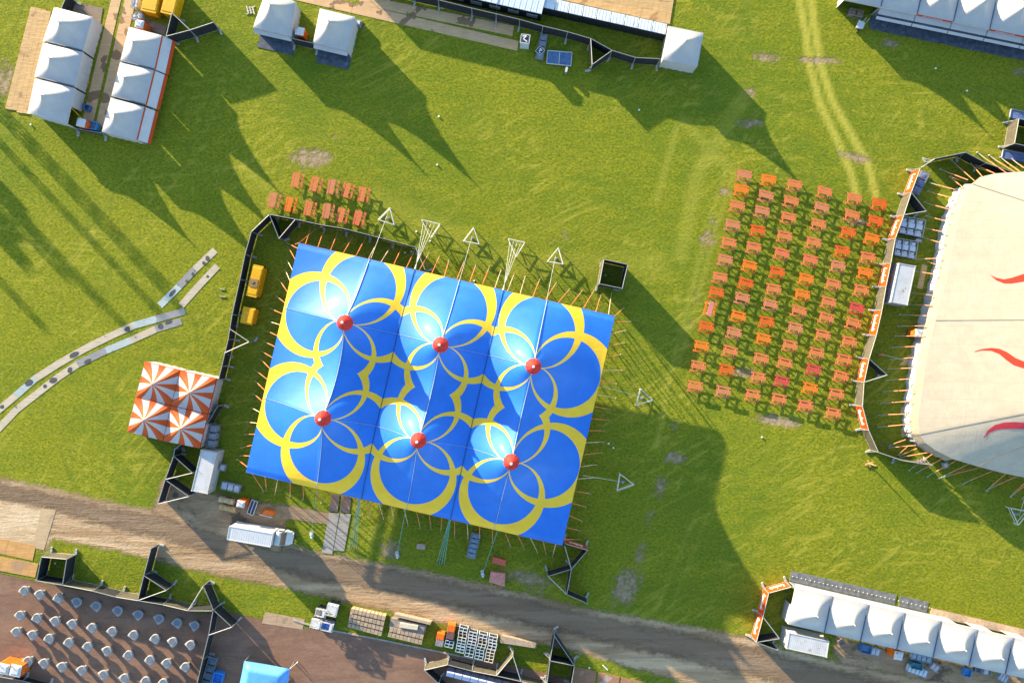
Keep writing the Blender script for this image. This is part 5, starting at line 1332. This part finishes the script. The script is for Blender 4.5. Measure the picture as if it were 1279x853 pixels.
# pallets of six white machines
for nm, px in (('upper', [(1125.5,270),(1156.5,275),(1152,296.5),(1123.5,290.5)]), ('lower', [(1119.5,297.5),(1147,302),(1143.5,323.5),(1117.5,318.5)])):
    W = quad(px, 1.0); c = qc(W); c.z = 0; r = thing('machine_pallet', f'{nm} pallet of six white machines behind the orange banner fence', 'pallet', c, ANG, 'pallets of white machines')
    q = MB(); body(q, W, .02, .2); q.build('platform', dark_metal, r)
    q = MB()
    for a, b in zip(W, W[1:]+W[:1]): q.bar(a, b, .055, 4); q.bar((a.x,a.y,.1), a, .05, 4)
    for t in (1/3, 2/3): q.bar(bil(W,t,0), bil(W,t,1), .04, 4)
    q.build('cage', pale_frame, r)
    for j in range(2):
        for i in range(3):
            a0, a1 = (i+.1)/3, (i+.9)/3; b0, b1 = (.06,.58) if j == 0 else (.66,.95)
            U = [bil(W,a0,b0),bil(W,a1,b0),bil(W,a1,b1),bil(W,a0,b1)]
            q = MB(); body(q, [Vector((w.x,w.y,0)) for w in U], .2, .82, .97); mc = q.build('machine', M('machine_white',(.56,.59,.64),.45,.08,4), r)
            q = MB(); V = [bil(U,.12,.08),bil(U,.78,.08),bil(U,.78,.40),bil(U,.12,.40)]; body(q, [Vector((w.x,w.y,0)) for w in V], .82, 1.0, .9); q.build('lid', white_paint, mc)
            q = MB(); V = [bil(U,.82,.08),bil(U,.98,.08),bil(U,.98,.42),bil(U,.82,.42)]; body(q, [Vector((w.x,w.y,0)) for w in V], .82, .90); q.build('grille', dark_metal, mc)
rack('small rack of bottles between the two pallets of white machines', 1148,300.5,ANG,.8,.4,.7,3,white_paint)
rack('blue grey floor box under the first orange banner', 1150,228.5,ANG+PI/2-.25,3.4,1.2,.5,3,M('slate_unit',(.16,.18,.28),.6,.3,3))
# white box units in a row at the top
UN = 9
for i in range(UN):
    x0, y0 = 677.5+17.35*i, -4.2+3.86*i
    W = quad([(x0+.5,y0),(x0+17,y0+3.7),(x0+14.8,y0+16.6),(x0-1.7,y0+12.9)], 2.1); c = qc(W); c.z = 0
    r = thing('bar_unit', f'white box unit beside the top plank deck, {ORD[UN-i]} counting from the single marquee', 'cabin', c, ANG, 'white box units in a row')
    q = MB(); body(q, insetm(W,.04), .25, 2.02); q.build('body', white_paint, r)
    q = MB(); body(q, W, 2.0, 2.08); n = 4
    for k in range(n): a, b = bil(W,(k+.5)/n,.05), bil(W,(k+.5)/n,.95); q.bar((a.x,a.y,2.085),(b.x,b.y,2.085),.02,4)
    q.build('roof', M('unit_roof',(.56,.59,.64),.5,.08,1.5,stain=(.34,.34,.36),stain_scale=.9,stain_lo=.60,stain_hi=.70), r)
    q = MB(); A, B = W[3], W[2]; q.wall(A-VY*.03, B-VY*.03, .1, 1.98, .05); q.build('front', black_scrim, r)
    q = MB(); body(q, insetm(W,.1), .0, .26); q.build('plinth', dark_metal, r)
W = quad([(545,-42),(684,-12),(676.5,17.8),(536,-14)], 2.5); c = qc(W); c.z = 0
r = thing('bar_building', 'long white roofed bar building with black front at the top edge', 'building', c, ANG)
q = MB(); body(q, insetm(W,.12), 0.02, 2.4); q.build('wall', black_scrim, r)
q = MB(); n = 40
for i in range(n):
    U = [bil(W,i/n,0),bil(W,(i+.9)/n,0),bil(W,(i+.9)/n,1),bil(W,i/n,1)]; body(q, U, 2.4, 2.5+(.02 if i % 2 else 0))
body(q, W, 2.38, 2.47); q.build('roof', M('bar_roof',(.50,.55,.62),.5,.06,1.5), r)
for k in range(6):
    q = MB(); p = bil(W,(k+.5)/6,1)-VY*.10; q.box((p.x,p.y,1.5),(1.6,.06,.9),ANG); q.build('serving_hatch', grey_board, r)
q = MB(); a = bil(W,.60,1); b = bil(W,.60,0); q.bar(a+Vector((0,0,.06)), b+Vector((0,0,.06)), .05, 4); q.bar(a+Vector((0,0,.05)), Vector((a.x,a.y,0)), .05, 4); q.build('gutter', pale_frame, r)
# ticket machine with a black sign
W = quad([(651.2,43),(662.2,44.2),(660.6,54.8),(649.6,53.6)], 2.0); c = qc(W); c.z = 0
r = thing('sign_kiosk', 'pale grey kiosk with a black and white zigzag sign on its top', 'kiosk', c, ANG)
q = MB(); body(q, W, .02, 2.0); q.build('cabinet', M('kiosk_grey',(.42,.45,.49),.5,.1,3), r)
q = MB(); 
for a, b in zip(W, W[1:]+W[:1]): q.bar(a, b, .06, 4)
q.build('rim', white_paint, r)
q = MB(); body(q, inset(W,.16), 2.0, 2.03); sg = q.build('sign', dark_metal, r)
q = MB(); U = inset(W,.34); q.path([v+Vector((0,0,.05)) for v in (bil(U,0,.1),bil(U,.7,0),bil(U,.2,.55),bil(U,.9,1))], .07, 4); q.build('lettering', lettering_white, sg)
c = P(674.5,64,.62); r = thing('sign_board', 'small black and white zigzag sign lying tilted on the grey blue bench', 'sign', (c.x,c.y,.62), ANG-.5)
q = MB(); q.box((0,0,.02),(.95,.95,.04)); q.build('plate', dark_metal, r, world=False)
q = MB()
for k in range(4): 
    s = [(-.47,-.47),(.47,-.47),(.47,.47),(-.47,.47)]; q.bar((*s[k],.05),(*s[(k+1)%4],.05),.05,4)
q.build('rim', white_paint, r, world=False)
q = MB(); q.path([(-.25,.2,.06),(.2,.27,.06),(-.15,-.05,.06),(.28,-.27,.06)], .07, 4); q.build('lettering', lettering_white, r, world=False)
def small(name, label, cat, x, y, build, group=None):
    c = P(x, y); r = thing(name, label, cat, (c.x,c.y,0), ANG, group)
    for nm, fn, m in build: q = MB(); fn(q); q.build(nm, m, r, world=False)
    return r
small('bollard', 'short grey post standing alone below the blue panelled pallet', 'post', 707,90, [('post', lambda q: q.box((0,0,.4),(.35,.8,.8),bevel=.08), galv), ("cap", lambda q: q.box((0,0,.83),(.3,.7,.06),bevel=.08), white_paint)])
small('crate_pallet', 'cream pallet with six square holes left of the top marquees', 'pallet', 313.2,13.5, [('slats', lambda q: [q.box((-.45+.45*k,0,.12),(.14,1.05,.05),.5) for k in range(3)], M('cream_ply',(.52,.46,.32),.7,.1,3)), ('bearers', lambda q: [q.box((.25*math.sin(.0),-.42+.42*k,.05),(1.1,.16,.06),.5) for k in range(3)], pale_frame)])
small('generator', 'small grey generator right of the second top marquee', 'generator', 449,31.5, [('body', lambda q: q.box((0,0,.4),(.75,.9,.6),bevel=.08), M('gen_grey',(.20,.20,.24),.5,.2,4)), ('panel', lambda q: q.box((0,0,.73),(.45,.5,.06)), white_paint), ('frame', lambda q: [q.bar((sx*.42,-.5,.04),(sx*.42,.5,.04),.05,4) for sx in (-1,1)], dark_metal)])
small('wheelbarrow', 'white wheelbarrow shaped cart left of the top right bar row', 'cart', 1072.5,34, [('tray', lambda q: q.prism([(-.55,-.5),(.35,-.45),(.45,.35),(-.4,.55)], .35, .7, 1.15), white_paint), ('handle', lambda q: [q.bar((.1+.45*k,.3,.6),(.55+.45*k,1.15,.75),.05,5) for k in (0,1)], pale_frame), ('wheel', lambda q: q.box((-.1,-.75,.22),(.14,.44,.44),bevel=.06), rubber)])
r = rack('white framed table stand with folded timber under the first top right marquee', 1070,16,ANG,1.9,.9,.8,2,M('brown_box',(.22,.13,.07),.8,.2,3))
bl = M('bin_blue',(.04,.20,.48),.5,.15,3)
def tub(label, x, y, L, W_, h, m, lid=None, rz=ANG, name='storage_bin', cat='bin', group=None):
    c = P(x, y, h*.8); c.z = 0; r = thing(name, label, cat, c, rz, group)
    q = MB()
    for s in (-1,1): q.box((s*(L/2-.04),0,h/2+.06),(.08,W_,h)); q.box((0,s*(W_/2-.04),h/2+.057),(L-.16,.08,h-.01))
    q.box((0,0,.1),(L-.16,W_-.16,.08)); q.build('tub', m, r, world=False)
    q = MB(); q.box((0,0,h*.72),(L-.2,W_-.2,.06)); q.build('contents', lid or dark_metal, r, world=False)
    q = MB()
    for s in (-1,1): q.bar((s*L/2,-W_/2,h+.06),(s*L/2,W_/2,h+.06),.05,5); q.bar((-L/2,s*W_/2,h+.06),(L/2,s*W_/2,h+.06),.05,5)
    q.build('rim', m, r, world=False)
    return r
tub('blue bin at the foot of the plank lane between the left marquees', 114.5,157,1.7,1.1,1.0,bl,M('bin_inner',(.10,.16,.25),.5,.2,3))
tub('round blue tub in the shade below the lifted marquee wall', 109,135,.8,.8,.6,M('tub_blue',(.04,.13,.34),.5,.15,3))
tub('small bright blue bin beside the long yard fence at the bottom', 272.5,846,1.3,1.5,.9,M('bright_blue',(.02,.20,.62),.5,.1,3),M('bright_blue_in',(.015,.12,.42),.5,.1,3))
rack('dark slate bench against the yard fence at the bottom', 260.5,840,ANG+PI/2-.05,4.5,1.2,.8,4,M('slate_bench',(.08,.12,.16),.6,.25,3))
rack('pale rack at the top edge beside the left yellow container, upper', 168,3,ANG,.9,1.4,1.2,2,white_paint)
rack('pale rack at the top edge beside the left yellow container, lower tilted one', 171,20,ANG+.5,1.5,.8,.8,2,pg)
# behind the bottom right marquees
tub('blue machine left of the toilet behind the bottom right marquees', 1081.5,810,1.4,1.1,1.0,M('machine_blue',(.04,.12,.30),.5,.3,4),M('machine_blue_in',(.10,.2,.36),.5,.3,4),name='blue_machine',cat='machine')
rack('white and dark rack next to the blue machine behind the bottom right marquees', 1094,814,ANG,1.3,1.1,.9,2,white_paint)
rack('long pale blue trolley behind the fourth bottom right marquee', 1151.5,821.5,ANG,2.9,1.0,.9,4,M('trolley_blue',(.26,.34,.42),.5,.15,4))
rack('white barred trolley with a teal cover behind the bottom right marquees', 1146.5,838,ANG-.12,2.9,1.2,.8,5,M('trolley_white',(.46,.50,.54),.5,.12,4))
tub('teal covered tub on the dirt behind the bottom right marquees', 1144.5,831,1.6,.8,1.0,M('teal_cover',(.02,.14,.20),.6,.2,3),M('teal_top',(.03,.20,.28),.6,.2,3))
rack('small pale cart with a red box behind the bottom right marquees', 1168,833.5,ANG-.4,1.2,1.0,.8,2,M('cart_pale',(.44,.40,.42),.5,.15,4))
tub('bright blue tarpaulin bundle behind the sixth bottom right marquee', 1208,839,1.0,1.1,.7,M('bundle_blue',(.03,.16,.40),.5,.2,3),bl)
rack('dark crate behind the sixth bottom right marquee', 1222.5,836.5,ANG,.9,.8,.8,2,M('dark_unit',(.09,.10,.12),.6,.2,3))
rack('white crate behind the seventh bottom right marquee', 1232,839,ANG,.8,.8,.7,1,white_paint)
rack('olive crate behind the seventh bottom right marquee', 1242,840.5,ANG,.9,.8,.8,1,M('olive_unit',(.24,.20,.06),.7,.2,3))
rack('pale barred cart at the lower right corner', 1254,846,ANG-.3,1.4,1.3,.9,3,pg)
rack('small timber frames on the dirt beside the rust streaked container', 1051,803,ANG-.9,.9,.7,.35,2,M('timber_brown',(.26,.15,.10),.8,.2,3))
rack('small machine on the curved fence at the lower end of the sand big top, outer', 1150.5,577,.2,.6,.7,.6,1,white_paint); rack('small machine on the curved fence at the lower end of the sand big top, inner', 1181.5,581,.2,.7,.8,.6,1,white_paint)
# blue tarpaulin canopy
q = MB(); W = quad([(305,825),(362,835),(356,884),(295,872)], 2.2); c = qc(W); c.z = 0
r = thing('tarpaulin_canopy', 'bright blue tarpaulin canopy with a raised inner panel at the bottom edge', 'canopy', c, ANG)
n = 20; vs = []
for j in range(n+1):
    for i in range(n+1):
        a, b = i/n, j/n; w = bil(W, a, b); m = min(a,1-a,b,1-b); k = min(1, m/.16); z = 2.2+.75*(k*k*(3-2*k))+.25*min(1,m/.5)-.12*(math.sin(a*PI)*(1 if m == min(b,1-b) else 0)+math.sin(b*PI)*(1 if m == min(a,1-a) else 0))*(1-k)
        cc = c; sc = .03*(1-k); vs.append(Vector((w.x+(cc.x-w.x)*sc*math.sin(a*PI), w.y+(cc.y-w.y)*sc*math.sin(b*PI), z)))
q.sm = True; q.add(vs, [[j*(n+1)+i,(j+1)*(n+1)+i,(j+1)*(n+1)+i+1,j*(n+1)+i+1] for j in range(n) for i in range(n)]); q.build('canopy', M('tarp_blue',(.075,.27,.66),.45,.08,2,spec=.4), r)
for a in W: q = MB(); p = a+(c-a)*.02; q.bar((p.x,p.y,0),(p.x,p.y,2.2),.06,6); q.build('leg', galv, r)
q = MB(); p = W[1]; q.bar((p.x,p.y,2.15), P(372,826,0), .025, 4); q.bar(P(372,826,0), P(372,826,0)+Vector((0,0,.4)), .05, 5); q.build('guy_line', lettering_white, r)
# awning terrace behind the bottom fence
wa = M('awning_lilac',(.42,.44,.58),.6,.1,2)
for i in range(9):
    x0, y0 = 558.5+9.9*i, 837+2.45*i
    W = quad([(x0,y0),(x0+9.2,y0+2.2),(x0+7.2,y0+11.4),(x0-2,y0+9.2)], 1.9); c = qc(W); c.z = 0
    r = thing('awning_seat', f'white and lilac awning seat in the terrace row, {ORD[i+1]} from the left', 'awning', c, ANG, 'awning seats in the bottom terrace')
    q = MB(); q.sm = True; n = 8; vs = []
    for j in range(n+1):
        for k in (0,1): w = bil(W,k,j/n); vs.append(Vector((w.x,w.y,1.25+.75*math.cos((j/n-.15)*PI*.55)+(.12 if j % 2 else 0))))
    q.add(vs, [[2*j,2*j+2,2*j+3,2*j+1] for j in range(n)]); q.sm = False; q.build('hood', wa, r)
    q = MB()
    for k in (0,1):
        a, b = bil(W,k,0), bil(W,k,1); q.bar((a.x,a.y,0),(a.x,a.y,1.95),.04,5); q.bar((b.x,b.y,0),(b.x,b.y,1.3),.04,5)
    q.build('post', galv, r)
    q = MB(); p = bil(W,.5,.45); q.box((p.x,p.y,.45),(.95,.7,.12),ANG); q.build('seat', M('seat_lilac',(.2,.2,.28),.7,.1,3), r)
W = quad([(559,832),(660,857),(659,861),(558,836)], .5); q = MB(); body(q, W, .02, .5); o = q.build('low_wall', M('terracotta',(.42,.16,.10),.8,.2,2)); tag(o, 'low terracotta kerb wall running along the awning terrace', 'wall')
# kerb along the yard
kb = M('kerb_stone',(.30,.27,.24),.8,.2,4)
pts = [P(*p) for p in [(366,773.5),(400,784),(470,797),(540,811.5),(610,826)]]
q = MB()
for a, b in zip(pts, pts[1:]):
    d = b-a; n = max(1, int(d.length/1.0))
    for k in range(n): p, s = a.lerp(b, k/n), a.lerp(b, (k+.97)/n); q.wall(p, s, 0, .12, .22)
o = q.build('kerb', kb); tag(o, kind='structure')
# leaning floodlight pole with a long shadow beside the curved fence
c = P(1085,578.5); r = thing('lamp_pole', 'lone timber post with a cross piece on the grass below the banner fence', 'post', c, 0)
q = MB(); q.bar((c.x,c.y,0),(c.x,c.y,2.1),.09,6,.06); q.build('post', wood_ply, r)
q = MB(); q.box((c.x,c.y,.15),(1.2,.2,.12),.3); q.box((c.x,c.y,.13),(.2,1.0,.1),.3); q.build('foot', wood_ply, r)
c = P(1099.5,443); r = thing('hand_cart', 'small orange winch with a rope beside the triangular fence bay', 'winch', (c.x,c.y,0), -.1)
q = MB(); q.box((0,0,.2),(.7,.25,.25),bevel=.06); q.build('drum', M('winch_orange',(.55,.14,.09),.6,.2,4), r, world=False)
q = MB(); q.bar((.3,0,.3), Vector((P(1143,450,0)-c).xy.to_3d())+Vector((0,0,1.5)), .03, 4); q.build('rope', rope_pale, r, world=False)
# litter: paper cups scattered on the meadow
lit = M('paper_white',(.7,.7,.68),.7,.05,3)
k = 0
for x, y, w in [(546,206,'below the long pagoda shadow'),(1168,86,'in the shade of the top right row'),(1207,114,'lower one in the shade of the top right row'),(592,350.5,'at the upper tent edge'),(506,316,'left one inside the fence corner'),(514,314.5,'right one inside the fence corner'),(520,289,'left of the left rope wedge'),(537,301,'under the left rope wedge'),(548,146,'on the sunlit middle meadow'),(798,138,'in the shade of the single marquee'),(951,545.5,'below the picnic field'),(760,553.5,'right of the tent guys'),(766,559,'outer one right of the tent guys'),(38.8,156,'below the plank deck'),(756,344,'inside the tower bay'),(69.5,703,'inside the square yard bay'),(736,833,'beside the rust brown sheets')]:
    c = P(x, y); q = MB(); q.lathe((c.x,c.y,0), [(.09,0),(.14,.16),(.11,.15)], 7); o = q.build('paper_cup', lit); tag(o, f'white paper cup dropped {w}', 'cup', 'litter on the meadow')
for lab, a, b in (('white batten lying on the grass beside the rust brown sheets', (753,830),(759,836)), ('pale batten lying near the fence corner beside the mat track', (275,361),(281,362)), ('pale batten lying lower near the fence corner beside the mat track', (274,370),(282,371))):
    q = MB(); q.bar(P(*a)+Vector((0,0,.06)), P(*b)+Vector((0,0,.06)), .08, 4); o = q.build('batten', lit if 'white' in lab else pale_frame); tag(o, lab, 'batten')

# unseen masts and a screen added left of view to throw shadow streaks
def mast(label, gx, gy, h, w=.35, cross=None):
    p = Vector((gx, gy, 0)); r = thing('shadow_mast', label, 'mast', p, 0, 'added shadow masts beyond the left edge')
    q = MB()
    for sx in (-1,1):
        for sy in (-1,1): q.bar((gx+sx*w,gy+sy*w,0),(gx+sx*w,gy+sy*w,h),.09,4)
    n = int(h/.8)
    for i in range(n):
        z0, z1_ = h*i/n, h*(i+1)/n
        q.bar((gx-w,gy-w,z0),(gx+w,gy-w,z1_),.05,4); q.bar((gx+w,gy+w,z0),(gx-w,gy+w,z1_),.05,4); q.bar((gx-w,gy+w,z0),(gx-w,gy-w,z1_),.05,4); q.bar((gx+w,gy-w,z0),(gx+w,gy+w,z1_),.05,4)
    q.build('truss', galv, r)
    q = MB(); q.box((gx,gy,.25),(1.6,1.6,.5)); q.build('base', grey_board, r)
    if cross: q = MB(); q.box((gx,gy,h-cross/2),(2*w+.5,2*w+.5,cross),.8); q.build('shadow_panel', black_scrim, r)
SUN_D = Vector((0.685, -0.7285, 0)); SUN_T = 0.180
def caster(px, h): t = P(*px); s = t - SUN_D*(h/SUN_T); return s.x, s.y
for i, (tp, h) in enumerate([((88,352),9.5),((128,383),11),((168,420),12.5),((206,398),12),((236,396),12),((60,415),9),((24,300),9),((32,330),9.5),((214,362),11.5)]):
    x, y = caster(tp, h); mast(f'added shadow-casting mast beyond the left edge, {ORD[i+1]} of the line', x, y, h, .30 if i not in (6, 7) else .6, 3.0 if i in (6, 7) else None)
x, y = caster((40,280), 7);  # unseen screen added to shade the left of the meadow
r = thing('shadow_wing', 'added black scaffold screen beyond the left edge, casting shade', 'scaffold', (x,y,0), ANG)
q = MB(); q.box((x,y,3.5),(6,.3,7),ANG-.9); q.build('cover', black_scrim, r)
q = MB()
for k in (-2.9,0,2.9): q.bar((x+k*math.cos(ANG-.9),y+k*math.sin(ANG-.9),0),(x+k*math.cos(ANG-.9),y+k*math.sin(ANG-.9),7.3),.08,5)
q.build('scaffold', galv, r)

# ------------------------------------------------------------------ camera, sun, sky
cam = bpy.data.cameras.new('camera'); co = bpy.data.objects.new('camera', cam); COL.objects.link(co)
co.location = (0, 0, H); co.rotation_euler = (0, 0, 0)
cam.sensor_fit = 'HORIZONTAL'; cam.sensor_width = 36; cam.lens = 36*F/1279; cam.clip_end = 5000; cam.clip_start = .5
S.camera = co
ELEV = math.atan(SUN_T)
sun = bpy.data.lights.new('sun', 'SUN'); so_ = bpy.data.objects.new('sun', sun); COL.objects.link(so_)
sun.energy = 4.6; sun.angle = math.radians(.55); sun.color = (1.0, .82, .54)
d = Vector((SUN_D.x*math.cos(ELEV), SUN_D.y*math.cos(ELEV), -math.sin(ELEV)))
so_.rotation_euler = d.to_track_quat('-Z', 'Y').to_euler(); so_.location = (-60, 60, 60)
w = bpy.data.worlds.new('World'); S.world = w; w.use_nodes = True
nt = w.node_tree; nt.nodes.clear()
o = nt.nodes.new('ShaderNodeOutputWorld'); bg = nt.nodes.new('ShaderNodeBackground'); sk = nt.nodes.new('ShaderNodeTexSky')
sk.sky_type = 'NISHITA'; sk.sun_disc = False; sk.sun_elevation = ELEV; sk.sun_rotation = math.atan2(-SUN_D.x, -SUN_D.y); sk.air_density = 1.0; sk.dust_density = 0.3; sk.ozone_density = 1.6
nt.links.new(sk.outputs[0], bg.inputs[0]); bg.inputs[1].default_value = .138; nt.links.new(bg.outputs[0], o.inputs[0])
S.view_settings.view_transform = 'Standard'; S.view_settings.look = 'None'; S.view_settings.exposure = 2.15; S.view_settings.gamma = 1; S.view_settings.use_curve_mapping = False
S.cycles.max_bounces = 6; S.cycles.transparent_max_bounces = 12
